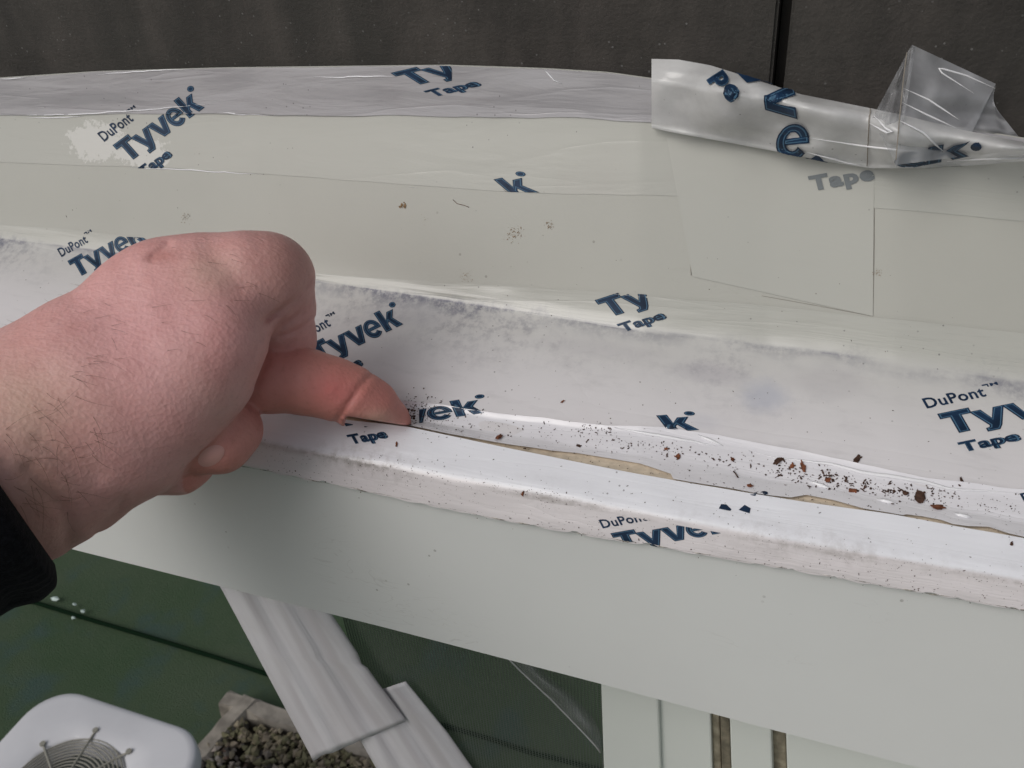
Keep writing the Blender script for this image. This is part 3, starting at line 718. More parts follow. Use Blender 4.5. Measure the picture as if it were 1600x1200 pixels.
# hose
W = [zplane(x, y+6, .012) for x, y in [(-200, 872), (60, 937), (140, 962), (235, 990), (340, 1022), (410, 1045), (520, 1080), (690, 1127), (760, 1147), (830, 1170), (950, 1200), (1100, 1238)]]
Wd = []
for a, b in zip(W[:-1], W[1:]):
    for i in range(10): Wd.append(a.lerp(b, i/10))
hose = thread('garden_cable', Wd, .009, simple('dark_cable', (.006, .016, .008), .9, .02), None, world=True, sides=8)
tag(hose, 'thin dark cable lying straight across the green lawn', 'cable')
# AC unit
ac = thing('air_conditioner', 'white outdoor air conditioner on the lawn with a round ringed fan grille', 'air conditioner')
cc = zplane(95, 1240, AC_H)
def rrect(hw, hd, r, z, n=10):
    out = []
    for (sx, sy, a0) in ((1, 1, 0), (-1, 1, 90), (-1, -1, 180), (1, -1, 270)):
        for i in range(n+1):
            a = math.radians(a0+90*i/n); out.append(Vector((cc.x+sx*(hw-r)+r*math.cos(a), cc.y+sy*(hd-r)+r*math.sin(a), z)))
    return out
def loft(rings, closed_bottom=True):
    V = []; Fc = []; n = len(rings[0])
    for r in rings: V += r
    for a in range(len(rings)-1):
        for b in range(n): Fc.append((a*n+b, a*n+(b+1) % n, (a+1)*n+(b+1) % n, (a+1)*n+b))
    return V, Fc
HW, HD = .272, .250; M_AC = simple('white_enamel', (.62, .62, .64), .45, .4, 6, .05)
def circ(r, z, n=44): 
    # angles matched to rrect point count
    out = []
    for p in rrect(HW, HD, .13, z):
        a = math.atan2(p.y-cc.y, p.x-cc.x); out.append(Vector((cc.x+r*math.cos(a), cc.y+r*math.sin(a), z)))
    return out
FR = .156
rings = [rrect(HW+.010, HD+.010, .115, AC_H-.05), rrect(HW+.010, HD+.010, .115, AC_H-.012), rrect(HW+.004, HD+.004, .11, AC_H-.002), rrect(HW-.01, HD-.01, .105, AC_H)] + [[a.lerp(b, .5)+Vector((0, 0, .006)) for a, b in zip(rrect(HW-.01, HD-.01, .12, AC_H), circ(FR, AC_H))]] + [circ(FR+.012, AC_H+.004), circ(FR, AC_H-.004), circ(FR-.003, AC_H-.06)]
V, Fc = loft(rings); obj('top_cover', V, Fc, M_AC, ac, True)
V, Fc = loft([rrect(HW, HD, .12, .03), rrect(HW, HD, .12, AC_H-.045)]); obj('louvered_body', V, Fc, simple('beige_body', (.25, .26, .22), .6, .4, 40, .2), ac, True)
V, Fc = loft([circ(FR-.003, AC_H-.06), circ(.02, AC_H-.16)]); obj('fan_well', V, Fc, simple('dark_fan_well', (.03, .04, .035), .6), ac)
M_RING = simple('grille_wire', (.26, .25, .21), .5)
V = []; Fc = []
def tube_ring(R, z, r, N=72, sd=6):
    k = len(V)
    for i in range(N):
        a = 2*math.pi*i/N
        for s in range(sd):
            b = 2*math.pi*s/sd; V.append(Vector((cc.x+(R+r*math.cos(b))*math.cos(a), cc.y+(R+r*math.cos(b))*math.sin(a), z+r*math.sin(b))))
    for i in range(N):
        for s in range(sd): Fc.append((k+i*sd+s, k+((i+1) % N)*sd+s, k+((i+1) % N)*sd+(s+1) % sd, k+i*sd+(s+1) % sd))
for q in range(15): tube_ring(.151-.0098*q, AC_H+.004+.010*(q/15)**.5, .0021)
obj('fan_grille', V, Fc, M_RING, ac, True)
for q in range(8):
    a = 2*math.pi*(q+.28)/8; pts = [Vector((cc.x+R*math.cos(a), cc.y+R*math.sin(a), AC_H+.008+.010*(1-R/.15))) for R in (.176, .14, .08, .04, .0)]
    thread('grille_spoke', pts, .0032, M_RING, ac, world=True, sides=6)
    c = pts[0]
    VV_, FF_ = thread(None, [c+Vector((0, 0, -.008)), c+Vector((0, 0, .004))], .008, None, None, world=True, sides=8); obj('grille_screw', VV_, FF_, M_RING, ac)
# gravel bed with concrete edging
bed = thing('garden_edging', 'weathered concrete edging corner round the gravel beside the air conditioner', 'edging')
M_CONC = simple('weathered_concrete', (.27, .245, .21), .9, .2, 14, .35, .01)
cor = zplane(358, 1076, .10); 
def beam(p, q, wd, h, side):
    d = (q-p).normalized(); nn = Vector((-d.y, d.x, 0))*side
    N = 24; V = []
    for i in range(N+1):
        c = p.lerp(q, i/N); j = lambda s: Vector((.006*vn2(i*.7, s, 1), .006*vn2(i*.7, s, 2), .005*vn2(i*.7, s, 3)))
        for s, (a, z) in enumerate(((0, 0), (0, h*.85), (wd*.15, h), (wd*.85, h), (wd, h*.85), (wd, 0))):
            V.append(Vector((c.x, c.y, 0)) + nn*a + Vector((0, 0, z)) + j(s))
    Fc = [(i*6+s, i*6+s+1, (i+1)*6+s+1, (i+1)*6+s) for i in range(N) for s in range(5)] + [tuple(range(6)), tuple(range(N*6, N*6+6))]
    return V, Fc
e1 = zplane(760, 1190, .10); e0 = zplane(285, 1150, .10); e0 = cor + (e0-cor)*2.6
V, Fc = beam(cor, Vector((e1.x, cor.y-.02, 0)), .07, .10, -1); obj('edging_block', V, Fc, M_CONC, bed)
V, Fc = beam(cor + Vector((.06, .0, 0)), Vector((cor.x-.10, cor.y-.95, 0)), .075, .105, 1); obj('edging_block', V, Fc, M_CONC, bed)
V = []; Fc = []; TC = []
rnd = random.Random(3)
for i in range(5200):
    x = cor.x+.0+rnd.random()*1.1; y = cor.y-.06-rnd.random()*.95; r = rnd.uniform(.008, .024); k = len(V)
    if x < cor.x - .10*(cor.y-y)/.95+.095: continue
    if y > cor.y-.085: continue
    z = .068+rnd.random()*.03
    R = Matrix.Rotation(rnd.random()*6, 3, Vector((rnd.random(), rnd.random(), rnd.random())).normalized())
    for vx in ((1,0,0),(-1,0,0),(0,.8,0),(0,-.8,0),(0,0,.6),(0,0,-.6)):
        V.append(Vector((x, y, z)) + R @ (Vector(vx)*r*rnd.uniform(.75, 1.2)))
        
    if cor.y-y < .20 or x < cor.x+.06: r *= .6
    c = rnd.choice([(.22, .19, .12), (.28, .24, .17), (.17, .16, .09), (.24, .20, .15)] if cor.y-y < .16+.1*rnd.random() else [(.18, .155, .13), (.10, .09, .08), (.25, .23, .21), (.15, .10, .075), (.06, .055, .05), (.13, .13, .07), (.30, .26, .23), (.20, .19, .11), (.24, .21, .16)]); TC += [(*c, 1)]*6
    for f in ((0,2,4),(2,1,4),(1,3,4),(3,0,4),(2,0,5),(1,2,5),(3,1,5),(0,3,5)): Fc.append(tuple(k+q for q in f))
kk = NT('mixed_gravel'); at = kk.n('Attribute', attribute_name='tone'); kk.p(Base_Color=at.outputs['Color'], Roughness=.9)
gv = obj('gravel', V, Fc, kk.m, None, False, None, TC); tag(gv, 'mixed grey and brown gravel inside the concrete edging', 'gravel', kind='stuff')
obj('soil', [Vector((cor.x-.15, cor.y-1.05, .03)), Vector((cor.x+1.2, cor.y-1.05, .03)), Vector((cor.x+1.2, cor.y-.03, .03)), Vector((cor.x+.02, cor.y-.03, .03))], [(0,1,2,3)], simple('dark_soil', (.06, .052, .04), .95, .1, 30, .4))['kind'] = 'structure'
# white scraps on the lawn
for (x, y, s, lb) in ((86, 936, .022, 'pale green-white scrap on the lawn nearest the sleeve'), (116, 945, .013, 'small white scrap on the lawn, middle one above the cable'), (130, 956, .016, 'white scrap on the lawn, rightmost of the row'), (115, 966, .011, 'tiny white scrap lying on the dark cable')):
    c = zplane(x, y, .02); V = [c + Vector((s*math.cos(a)*rnd.uniform(.5, 1.2), s*math.sin(a)*.6*rnd.uniform(.5, 1.2), rnd.uniform(0, .006))) for a in np.linspace(0, 5.4, 7)]
    V.append(c + Vector((0, 0, .012)))
    o = obj('paper_scrap', V, [(i, (i+1) % 7, 7) for i in range(7)], simple('scrap', (.50, .60, .57), .7)); tag(o, lb, 'scrap', 'white scraps on the lawn')

# ---------------------------------------------------------------- brown flakes and crumbs along the seam
M_RUST = simple('rust_brown_leaf', (.16, .055, .025), .7, .3, 900, .5)
M_DARK = simple('dark_brown_bit', (.060, .030, .020), .8, .3, 900, .4)
def flake_geo(c, nn, size, rg, flat=.35, long=1.0, ang=None):
    a = nn.cross(Vector((1, .3, .2))).normalized(); b = nn.cross(a); th = ang if ang is not None else rg.random()*6.28
    e1 = a*math.cos(th)+b*math.sin(th); e2 = nn.cross(e1); n = rg.randint(6, 9)
    ring = []
    for i in range(n):
        q = 2*math.pi*i/n; rr = size*rg.uniform(.55, 1.15)
        ring.append(c + e1*(rr*math.cos(q)*long) + e2*(rr*math.sin(q)/long**.5) + nn*(size*flat*rg.uniform(0, .9)))
    V = ring + [c + nn*size*flat*rg.uniform(.7, 1.5)] + [p - nn*(size*.18) for p in ring]
    Fc = [(i, (i+1) % n, n) for i in range(n)] + [(n+1+(i+1) % n, n+1+i, i, (i+1) % n) for i in range(n)] + [tuple(n+1+i for i in range(n))]
    return V, Fc
rg = random.Random(11)
big = [(780, 684, 9, 1.7, 0, 'brown curled leaf scrap at the narrow end of the tan seam'),
 (1059, 714, 7, 1.0, 0, 'upright brown flake above the torn step in the tan seam'),
 (1041, 702, 4.5, 1.4, 0, 'thin brown chip just up left of the upright flake'),
 (1144, 718, 4.5, 1.1, 0, 'small reddish flake between the upright flake and the dark twiggy crumb'),
 (1216, 721, 9, 1.5, 1, 'dark twiggy crumb at the head of the raised tape fold'),
 (1237, 729, 6.5, 1.2, 0, 'reddish brown flake right of the dark twiggy crumb'),
 (1255, 731, 8, 1.6, 0, 'long ragged brown flake ending the row of reddish flakes'),
 (1294, 751, 6.5, 1.0, 0, 'olive brown flake at the start of the dense crumb trail'),
 (1172, 760, 6.5, 1.0, 0, 'round orange brown flake touching the tan seam'),
 (1264, 761, 3.5, 1.5, 1, 'dark chip below the dense crumb trail near the seam'),
 (1339, 718, 8, 1.7, 1, 'black crumb cluster alone above the raised tape fold'),
 (1332, 767, 7.5, 1.6, 0, 'brown forked flake right under the dense crumb trail'),
 (1414, 771, 7, 1.0, 1, 'dark brown lump left of the largest dark cluster'),
 (1437, 777, 12, 1.3, 1, 'largest dark brown cluster, above the rust coloured leaf piece'),
 (1466, 794, 10.5, 1.15, 0, 'large rust coloured leaf piece near the right end of the seam'),
 (1502, 751, 5.5, 1.4, 1, 'dark crumb alone above the fold at the far right'),
 (879, 628, 4, 1.3, 0, 'small reddish seed high on the tape left of the lone letter'),
 (620, 695, 4, 1.6, 0, 'small brown seed on the front lip beside the fingertip'),
 (817, 771, 4, 1.8, 0, 'slim brown seed on the dirty lower edge of the front lip'),
 (1581, 850, 4, 1.1, 1, 'dark crumb on the front lip at the far right'),
 (904, 697, 4.5, 1.6, 1, 'dark splinter just above where the tan seam widens'),
 (820, 702, 3.5, 1.1, 1, 'dark crumb stuck inside the narrow tan seam')]
for (x, y, s, lg, dk, lb) in big:
    c, nn = on(x, y, .0002); d = (c-CAM).dot(FWD); sz = s*.72/F*d
    V, Fc = flake_geo(c, nn, sz, rg, .35, lg)
    V2_, F2_ = flake_geo(c + (V[0]-c)*.8, nn, sz*.5, rg, .5, lg*1.3); k = len(V); V += V2_; Fc += [tuple(k+q for q in f) for f in F2_]
    V2_, F2_ = flake_geo(c + (V[3]-c)*.9, nn, sz*.4, rg, .5, 2.0); k = len(V); V += V2_; Fc += [tuple(k+q for q in f) for f in F2_]
    tag(obj('leaf_fragment', V, Fc, M_DARK if dk else M_RUST), lb, 'leaf scrap', 'brown leaf scraps scattered along the seam')
def crumbs(name, pts, mat, label):
    V = []; Fc = []
    for (x, y, s) in pts:
        c, nn = on(x, y, .0001)
        if nn.z < -.5: continue
        d = (c-CAM).dot(FWD); v, f = flake_geo(c, nn, s/F*d, rg, .5, rg.choice([1, 1, 1.4, 2.2])); k = len(V); V += v; Fc += [tuple(k+q for q in ff) for ff in f]
    tag(obj(name, V, Fc, mat), label, 'dirt', kind='stuff')
pts = []
def trail(n, x0, x1, f, sp, smin, smax):
    for _ in range(n):
        x = rg.uniform(x0, x1); pts.append((x, f(x)+rg.gauss(0, sp), rg.uniform(smin, smax)*rg.choice([1, 1, .7, .6])))
trail(110, 632, 690, lambda x: 632+(x-632)*.25, 11, .5, 1.6)
trail(26, 636, 650, lambda x: 648, 7, 1, 2.6)
trail(45, 690, 800, lambda x: 655+(x-690)*.18, 9, .5, 1.7)
trail(50, 800, 960, lambda x: 668+(x-800)*.17, 13, .5, 1.7)
trail(45, 900, 955, lambda x: 672, 8, .6, 1.5)
trail(60, 950, 1060, lambda x: 685+(x-950)*.2, 7, .5, 1.7)
trail(75, 1040, 1220, lambda x: 706+(x-1040)*.15, 11, .6, 2.2)
trail(90, 1200, 1310, lambda x: 733+(x-1200)*.16, 11, .6, 2.2)
trail(120, 1280, 1400, lambda x: 745+(x-1280)*.18, 6, .6, 2.5)
trail(90, 1395, 1500, lambda x: 772, 9, .7, 2.2)
trail(60, 1500, 1640, lambda x: 788, 9, .5, 1.6)
trail(70, 650, 1600, lambda x: interp(L_LIP, x)-6, 4, .5, 1.4)
trail(90, 620, 1640, lambda x: interp(L_FC, x)-18, 16, .4, 1.2)
trail(160, 400, 1640, lambda x: interp(L_FB, x)-4, 6, .4, 1.2)
trail(420, 400, 1640, lambda x: interp(L_FC, x)+10, 9, .25, .7)
trail(260, 400, 1640, lambda x: interp(L_FB, x)-14, 12, .25, .7)
trail(110, 560, 900, lambda x: interp(L_FC, x)+4, 9, .4, 1.0)
trail(70, 700, 1600, lambda x: interp(L_CREASE, x)+90, 35, .3, 1.0)
trail(60, 560, 1500, lambda x: interp(L_CREASE, x)-60, 60, .3, .9)
trail(420, 640, 1600, lambda x: interp(CRK, x)-24-10*math.sin(x/70), 15, .25, .7)
trail(120, 632, 700, lambda x: 645+(x-632)*.25, 14, .25, .7)
trail(20, 60, 460, lambda x: 310, 40, .3, .8)
crumbs('dirt_crumbs', pts, M_DARK, 'fine dark brown crumbs strewn along the tan seam and tape')
pts = []
def spot(cx, cy, n, sp, s0, s1):
    for _ in range(n): pts.append((rg.gauss(cx, sp), rg.gauss(cy, sp*.8), rg.uniform(s0, s1)))
spot(630, 321, 30, 3.2, .6, 1.8); spot(803, 366, 70, 7, .3, .9); spot(858, 352, 35, 4.5, .3, .8); spot(728, 432, 35, 6, .3, .7); spot(1371, 426, 25, 4, .3, .8); spot(290, 341, 30, 5, .3, .9); spot(655, 343, 8, 10, .3, .6)
crumbs('rust_specks', pts, simple('rust_speck', (.26, .17, .09), .8), 'faint rusty specks in small clusters on the cream panel')
hair_m = simple('hair_strand', (.13, .07, .045), .5)
ht = thread('hair_strand', dense([(708, 312), (714, 318), (726, 321), (733, 324)], 3), .00010, hair_m, None, .0001)
tag(ht, 'short brown fibre stuck on the panel left of the lone dark letter', 'fibre')
ht = thread('twig', dense([(1146, 737), (1150, 742), (1153, 747)], 3), .0002, M_DARK, None, .0002); tag(ht, 'thin dark twig lying between the round flake and the upright flake', 'twig')

# ---------------------------------------------------------------- the hand (one continuous skin from a smooth distance field)
def cs(px, py, d): return np.array([(px-800)/F*d, (py-600)/F*d, d])     # camera space
def rp(r, d): return r/F*d
DW = .2250
def chain(pts): return [((cs(x, y, d), rp(r, d))) for x, y, d, r in pts]
mass = [
 (chain([(-330, 900, .205, 188), (-80, 764, .222, 170), (60, 684, .229, 142), (150, 628, .232, 128)]), .02),
 (chain([(40, 640, .236, 114), (140, 568, .236, 100), (220, 499, .237, 86), (262, 458, .237, 80)]), .014),
 (chain([(100, 680, .2315, 118), (200, 645, .230, 104), (262, 602, .2285, 92), (310, 560, .2275, 78), (336, 538, .227, 66)]), .012),
 (chain([(110, 745, .232, 80), (205, 694, .231, 78), (276, 638, .230, 66), (322, 590, .229, 62), (346, 545, .2285, 53)]), .009),
 (chain([(70, 800, .236, 68), (128, 775, .236, 48)]), .008),
 (chain([(235, 470, .237, 76), (330, 447, .2365, 80), (385, 438, .237, 74), (416, 436, .238, 72)]), .007),
 (chain([(292, 520, .232, 70), (340, 500, .2315, 54)]), .010),
]
fing = [
 (chain([(345, 582, .2465, 50), (420, 591, .2475, 53), (480, 597, .2475, 50), (520, 607, .2480, 47), (550, 619, .2490, 45), (578, 636, .2515, 43), (602, 660, .2555, 37), (622, 694, .261, 30), (628, 720, .268, 24)]), 0),
 (chain([(230, 640, .240, 40), (340, 640, .246, 48), (362, 672, .2405, 45), (344, 692, .2375, 46), (312, 700, .2365, 42)]), 0),
 (chain([(200, 680, .244, 36), (262, 700, .247, 36), (296, 722, .243, 37), (280, 734, .240, 37), (250, 742, .239, 32)]), 0),
 (chain([(418, 438, .2400, 74), (428, 478, .2455, 62), (433, 530, .2520, 58), (428, 575, .257, 52)]), 0),
]
def sdchain(pts, X):
    best = None
    for (a, ra), (b, rb) in zip(pts[:-1], pts[1:]):
        ab = b-a; L2_ = float(ab@ab)
        t = np.clip(((X[0]-a[0])*ab[0]+(X[1]-a[1])*ab[1]+(X[2]-a[2])*ab[2])/L2_, 0, 1)
        d = np.sqrt((X[0]-a[0]-t*ab[0])**2+(X[1]-a[1]-t*ab[1])**2+(X[2]-a[2]-t*ab[2])**2) - (ra+(rb-ra)*t)
        best = d if best is None else smin(best, d, .0022)
    return best
def smin(a, b, k):
    h = np.maximum(k-np.abs(a-b), 0)/k; return np.minimum(a, b)-h*h*k*.25
lo = np.array([-.205, -.052, .155]); hi = np.array([-.022, .085, .300]); ST = .0007
dims = np.ceil((hi-lo)/ST).astype(int)
ax = [lo[i]+np.arange(dims[i])*ST for i in range(3)]
X = [a.astype(np.float32) for a in np.meshgrid(*ax, indexing='ij', sparse=True)]
D = None
for pts_, k in mass:
    d = sdchain(pts_, X); D = d if D is None else smin(D, d, k)
FD = None
for q_, (pts_, k) in enumerate(fing):
    d = sdchain(pts_, X); FD = d if FD is None else smin(FD, d, .0015 if q_ < 3 else .0004)
D = smin(D, FD, .0013)
# the finger is pressed against the lip: nothing of it in front of the lip edge
kz = -(FWD + DOWN*((667-600)/F)).normalized(); kn = kz.cross(Vector((1, 0, 0))).normalized()
if kn.z > 0: kn = -kn
LP = np.array(P0 + Vector((0, .0004, .0))); Rm0 = np.array([list(RIGHT), list(DOWN), list(FWD)])
nc = Rm0 @ np.array(kn); l0 = Rm0 @ (LP-np.array(CAM))
pl_ = (X[0]-l0[0])*nc[0]+(X[1]-l0[1])*nc[1]+(X[2]-l0[2])*nc[2]     # > 0 below the sight plane of the lip
xl = np.clip((X[0]/X[2]*F+800-505)/34, 0, 1)
pl_ = pl_ - (1-xl)*.3
D = -smin(-D, -pl_.astype(np.float32), .0012)
# skin creases: shallow grooves
PX = X[0]/X[2]*F+800; PY = X[1]/X[2]*F+600
def groove(pts_, r, depth):
    global D
    dmin = None
    for (x0, y0, d0), (x1, y1, d1) in zip(pts_[:-1], pts_[1:]):
        L2_ = (x1-x0)**2+(y1-y0)**2; t = np.clip(((PX-x0)*(x1-x0)+(PY-y0)*(y1-y0))/L2_, 0, 1)
        q = np.sqrt((PX-x0-t*(x1-x0))**2+(PY-y0-t*(y1-y0))**2 + ((X[2]-d0-t*(d1-d0))/.009*r)**2)
        dmin = q if dmin is None else np.minimum(dmin, q)
    D = D + (depth*np.exp(-(dmin/r)**2)).astype(np.float32)
groove([(578, 586, .243), (562, 606, .242), (544, 632, .2415), (524, 660, .242)], 4.5, .0010)
groove([(484, 440, .231), (462, 468, .230), (440, 484, .229), (414, 500, .228)], 4.5, .0015)
groove([(489, 468, .236), (470, 490, .235), (440, 512, .233)], 4, .0010)
groove([(490, 498, .243), (470, 514, .241), (436, 526, .239)], 4, .0009)
groove([(486, 452, .233), (455, 486, .231)], 3.5, .0009)
groove([(264, 382, .234), (250, 393, .232), (236, 404, .230)], 6, .0012)
groove([(330, 386, .219), (356, 414, .219), (376, 438, .219)], 22, .0010)
groove([(45, 735, .206), (104, 800, .214), (112, 860, .222)], 13, .0014)
groove([(150, 832, .226), (178, 806, .222), (196, 780, .216)], 7, .0015)
groove([(60, 690, .206), (100, 720, .208), (150, 745, .212)], 16, .0007)
groove([(418, 560, .238), (400, 600, .238)], 6, .0006)
def surface_nets(D):
    s = D < 0
    nx, ny, nz = D.shape
    cnt = np.zeros((nx-1, ny-1, nz-1), np.int16); acc = np.zeros((nx-1, ny-1, nz-1, 3), np.float32)
    c = [(i, j, k) for i in (0, 1) for j in (0, 1) for k in (0, 1)]
    def sl_(a, o): return a[o[0]:nx-1+o[0], o[1]:ny-1+o[1], o[2]:nz-1+o[2]]
    for a in c:
        for q in range(3):
            if a[q] == 0:
                b = list(a); b[q] = 1; b = tuple(b)
                da, db = sl_(D, a), sl_(D, b); m = (da < 0) != (db < 0)
                t = np.where(m, da/(da-db+1e-20), 0)
                cnt += m
                for w_ in range(3):
                    acc[..., w_] += np.where(m, a[w_] + (t if w_ == q else 0), 0)
    m = cnt > 0; idx = -np.ones(cnt.shape, np.int64); idx[m] = np.arange(m.sum())
    pos = np.argwhere(m) + acc[m]/cnt[m][:, None]
    faces = []
    for q in range(3):
        sa = [slice(1, -1)]*3; sb = [slice(1, -1)]*3; sa[q] = slice(0, -1); sb[q] = slice(1, None)
        A, B = s[tuple(sa)], s[tuple(sb)]; ch = np.argwhere(A != B)
        if not len(ch): continue
        off = np.array([1, 1, 1]); off[q] = 0; e = ch+off
        u, v = (q+1) % 3, (q+2) % 3; du = np.zeros(3, int); du[u] = 1; dv = np.zeros(3, int); dv[v] = 1
        g = lambda p: idx[p[:, 0], p[:, 1], p[:, 2]]
        quad = np.stack([g(e-du-dv), g(e-dv), g(e), g(e-du)], 1)
        inside = A[tuple(ch.T)]
        quad[~inside] = quad[~inside][:, ::-1]
        faces.append(quad)
    return pos, np.concatenate(faces)
pos, fcs = surface_nets(D)
cpos = lo + pos*ST
Rm = np.array([list(RIGHT), list(DOWN), list(FWD)])
wpos = np.array(CAM) + cpos @ Rm
# skin tone per vertex
pxv = cpos[:, 0]/cpos[:, 2]*F+800; pyv = cpos[:, 1]/cpos[:, 2]*F+600
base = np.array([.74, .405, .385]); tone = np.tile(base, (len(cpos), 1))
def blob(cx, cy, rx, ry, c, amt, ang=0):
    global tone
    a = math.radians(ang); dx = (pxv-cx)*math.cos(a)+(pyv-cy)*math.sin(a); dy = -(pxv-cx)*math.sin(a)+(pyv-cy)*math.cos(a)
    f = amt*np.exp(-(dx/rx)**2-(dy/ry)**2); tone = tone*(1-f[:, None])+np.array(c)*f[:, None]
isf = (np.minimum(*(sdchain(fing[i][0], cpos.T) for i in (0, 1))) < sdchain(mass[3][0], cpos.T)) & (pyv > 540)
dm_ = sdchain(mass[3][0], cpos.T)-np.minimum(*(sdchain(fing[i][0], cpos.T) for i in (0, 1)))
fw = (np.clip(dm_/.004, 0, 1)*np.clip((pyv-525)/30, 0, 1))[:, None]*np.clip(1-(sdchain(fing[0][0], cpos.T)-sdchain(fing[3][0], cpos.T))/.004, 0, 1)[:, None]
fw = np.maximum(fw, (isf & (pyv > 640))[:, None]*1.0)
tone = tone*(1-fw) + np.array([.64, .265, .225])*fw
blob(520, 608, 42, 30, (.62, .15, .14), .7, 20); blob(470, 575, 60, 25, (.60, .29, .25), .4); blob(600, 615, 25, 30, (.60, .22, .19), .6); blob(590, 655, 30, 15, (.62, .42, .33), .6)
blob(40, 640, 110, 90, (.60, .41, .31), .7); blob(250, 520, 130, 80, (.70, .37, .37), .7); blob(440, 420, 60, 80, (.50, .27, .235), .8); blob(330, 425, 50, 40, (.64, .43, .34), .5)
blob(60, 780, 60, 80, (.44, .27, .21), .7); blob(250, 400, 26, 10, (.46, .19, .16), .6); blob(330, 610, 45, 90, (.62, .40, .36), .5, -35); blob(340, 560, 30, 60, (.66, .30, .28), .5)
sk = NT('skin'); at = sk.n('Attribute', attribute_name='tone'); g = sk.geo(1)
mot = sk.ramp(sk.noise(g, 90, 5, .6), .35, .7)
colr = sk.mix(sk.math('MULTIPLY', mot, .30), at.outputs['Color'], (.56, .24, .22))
pore = sk.n('TexVoronoi'); sk.set(pore.inputs['Vector'], g); pore.inputs['Scale'].default_value = 900
colr = sk.mix(sk.math('MULTIPLY', sk.ramp(sk.noise(g, 500, 4, .7), .5, .75), .22), colr, (.30, .12, .09))
lines = sk.noise(sk.geo(260, 900, 500), 1, 5, .6, .5)
sk.bump(sk.math('ADD', sk.math('MULTIPLY', pore.outputs['Distance'], .5), sk.math('ADD', lines, sk.math('MULTIPLY', sk.noise(g, 200, 5, .6), .7))), .5, .0004)
M_SKIN = sk.p(Base_Color=colr, Roughness=.48, Specular_IOR_Level=.35, Subsurface_Weight=.12, Subsurface_Scale=.004, Subsurface_Radius=(1, .35, .2))
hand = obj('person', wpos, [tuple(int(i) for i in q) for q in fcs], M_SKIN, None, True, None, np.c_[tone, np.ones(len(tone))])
tag(hand, 'bare hairy hand and wrist in a black sleeve, one finger pushed into the seam', 'person')
cm = hand.modifiers.new('smooth', 'SMOOTH'); cm.factor = .5; cm.iterations = 3
HB = BVHTree.FromPolygons([Vector(v) for v in wpos], [tuple(int(i) for i in q) for q in fcs])
# fingernail
M_NAIL = simple('fingernail', (.66, .36, .32), .35, .35)
V = []; nn_ = 9
for j in range(nn_):
    for i in range(nn_):
        s, t = i/(nn_-1)*2-1, j/(nn_-1)*2-1
        a_, b_ = s*math.sqrt(1-t*t/2), t*math.sqrt(1-s*s/2)
        x = 330+a_*24*.8-b_*15*.5; y = 712-a_*24*.5-b_*15*.8
        p, q = on(x, y, .0001+.0003*(1-min(1, a_*a_+b_*b_)), HB); V.append(p)
obj('fingernail', V, [(a*nn_+b, a*nn_+b+1, (a+1)*nn_+b+1, (a+1)*nn_+b) for a in range(nn_-1) for b in range(nn_-1)], M_NAIL, hand, True)
# arm hair
V = []; Fc = []
hr = random.Random(5)
def hairline(px, py, dx, dy, L, curl, lift=.0010):
    pts_ = []
    for i in range(9):
        t = i/8; x = px+dx*L*t - dy*curl*L*t*t; y = py+dy*L*t + dx*curl*L*t*t
        p, q = on(x, y, 0, HB)
        if (p-CAM).length > .27: p = pts_[-1] + (P(x, y, (pts_[-1]-CAM).dot(FWD)) - pts_[-1]) if pts_ else p
        pts_.append(p + q*(lift*math.sin(t*2.2)+.0002) if (pts_ == [] or (p-pts_[-1]).length < .02) else pts_[-1]+Vector((0, 0, .0003)))
    v, f = thread(None, pts_, lambda t: .000045*(1-.7*t), None, None, world=True, sides=3)
    k = len(V); V.extend(v); Fc.extend([tuple(k+q for q in ff) for ff in f])
for _ in range(75):
    x = hr.uniform(5, 150); y = hr.uniform(560, 800)
    if y < 700-.9*x-20 + 0 or x+ (y-500)*.25 > 210: continue
    a = hr.gauss(.5, .5); hairline(x, y, math.cos(a), math.sin(a), hr.uniform(25, 60), hr.uniform(-.5, .5))
for _ in range(30):
    x = hr.uniform(100, 420); y = 560-.42*x+hr.uniform(-20, 110); a = hr.gauss(.25, .3)
    hairline(x, y, math.cos(a), math.sin(a), hr.uniform(14, 34), hr.uniform(-.3, .3), .0005)
def free_hair(pts_px, d):
    W = [P(x, y, d) for x, y in pts_px]; v, f = thread(None, W, lambda t: .00005*(1-.6*t), None, None, world=True, sides=3)
    k = len(V); V.extend(v); Fc.extend([tuple(k+q for q in ff) for ff in f])
for _ in range(42):
    x = hr.uniform(-5, 170); y = interp([(0, 530), (60, 499), (120, 463), (180, 424)], x)+3
    L = hr.uniform(18, 42); a = hr.gauss(3.2, .25); c = hr.uniform(-.35, .25)
    free_hair([(x+L*t*math.cos(a)-c*L*t*t*math.sin(a), y+L*t*math.sin(a)+c*L*t*t*math.cos(a)) for t in np.linspace(0, 1, 8)], .236)
tag(obj('arm_hair', V, Fc, hair_m, hand, True), kind='stuff')
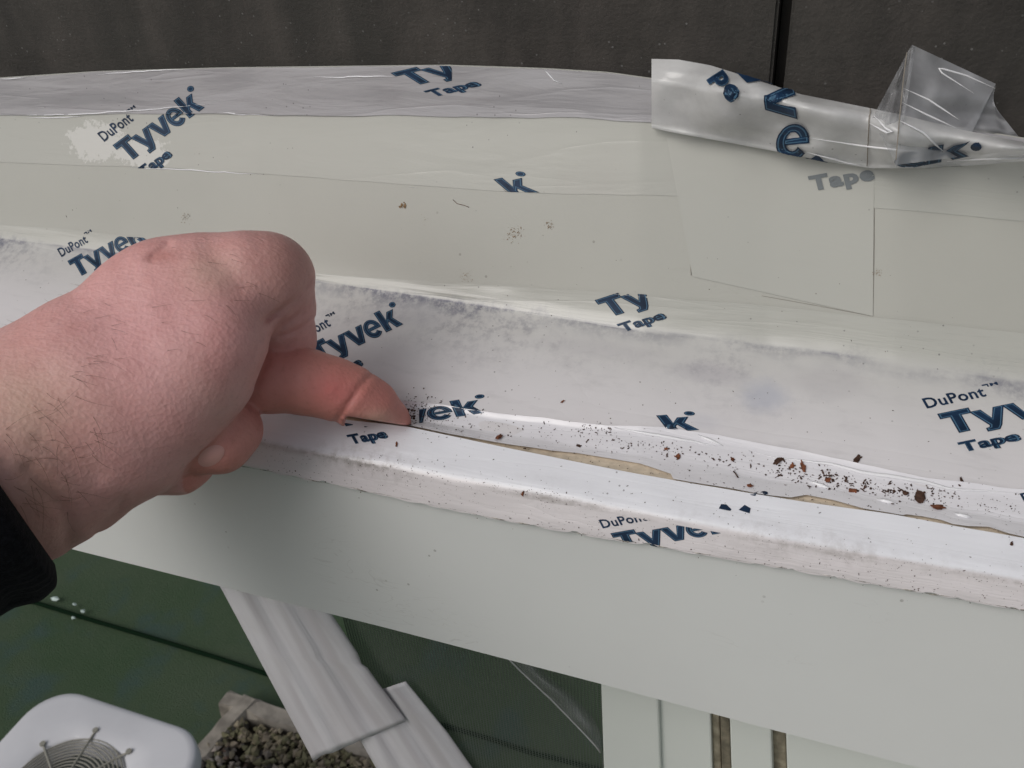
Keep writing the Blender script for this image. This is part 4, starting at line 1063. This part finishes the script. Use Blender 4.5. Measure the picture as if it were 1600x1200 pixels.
# sleeve
def sleeve():
    axis = [np.array(cs(-8, 746, .2250)), np.array(cs(-95, 794, .2185)), np.array(cs(-300, 915, .204)), np.array(cs(-500, 1120, .165)), np.array(cs(-1150, 1450, .12))]
    rad = [rp(193, .2245), rp(197, .2185), rp(205, .21), rp(200, .22), rp(240, .22)]
    # smooth param
    T = np.linspace(0, len(axis)-1, 150); N = 160; V = []; 
    a0 = None
    for ti, t in enumerate(T):
        k = min(int(t), len(axis)-2); f = t-k
        p = axis[k]*(1-f)+axis[k+1]*f; r = rad[k]*(1-f)+rad[k+1]*f
        dirv = (axis[k+1]-axis[k]); 
        if f > .5 and k < len(axis)-2: dirv = dirv*(1.5-f)+(axis[k+2]-axis[k+1])*(f-.5)
        elif f < .5 and k > 0: dirv = dirv*(.5+f)+(axis[k]-axis[k-1])*(.5-f)
        dirv /= np.linalg.norm(dirv)
        u = np.cross(dirv, [0, 0, 1]); u /= np.linalg.norm(u); v = np.cross(dirv, u)
        lipr = -.0050*max(0, 1-ti/9.0)**2
        for s in range(N):
            a = 2*math.pi*s/N
            rib = .00028*math.cos(a*56) if t < 2.6 else .0
            rr = r + rib + lipr + .0016*vn2(t*2.2, s/18, 4)*min(1, t) + .0010*math.sin(t*5+math.sin(a*2)*2)*min(1, t)
            c = p + (u*math.cos(a)+v*math.sin(a))*rr
            V.append(np.array(CAM) + c @ Rm)
    n1 = len(T)
    Fc = [(i*N+s, i*N+(s+1) % N, (i+1)*N+(s+1) % N, (i+1)*N+s) for i in range(n1-1) for s in range(N)]
    # inner turn of the cuff
    b0 = len(V); c0 = np.array(CAM) + axis[0] @ Rm; dv = (axis[1]-axis[0])/np.linalg.norm(axis[1]-axis[0]) @ Rm
    for q, (sc, dp_) in enumerate(((.96, .0006), (.92, .006), (.90, .02))):
        for s in range(N): V.append(c0 + (np.array(V[s])-c0)*sc + dv*dp_)
    for s in range(N):
        s2 = (s+1) % N; Fc.append((s, b0+s, b0+s2, s2)); Fc.append((b0+s, b0+N+s, b0+N+s2, b0+s2)); Fc.append((b0+N+s, b0+2*N+s, b0+2*N+s2, b0+N+s2))
    k = NT('black_knit'); g = k.geo(1)
    k.bump(k.noise(g, 1400, 4, .7), .8, .0006)
    colr = k.mix(k.ramp(k.noise(g, 900, 4, .7), .4, .7), (.006, .006, .008), (.014, .014, .018))
    m = k.p(Base_Color=colr, Roughness=.95, Specular_IOR_Level=.1, Sheen_Weight=.05)
    obj('sleeve', V, Fc, m, hand, True)
sleeve()
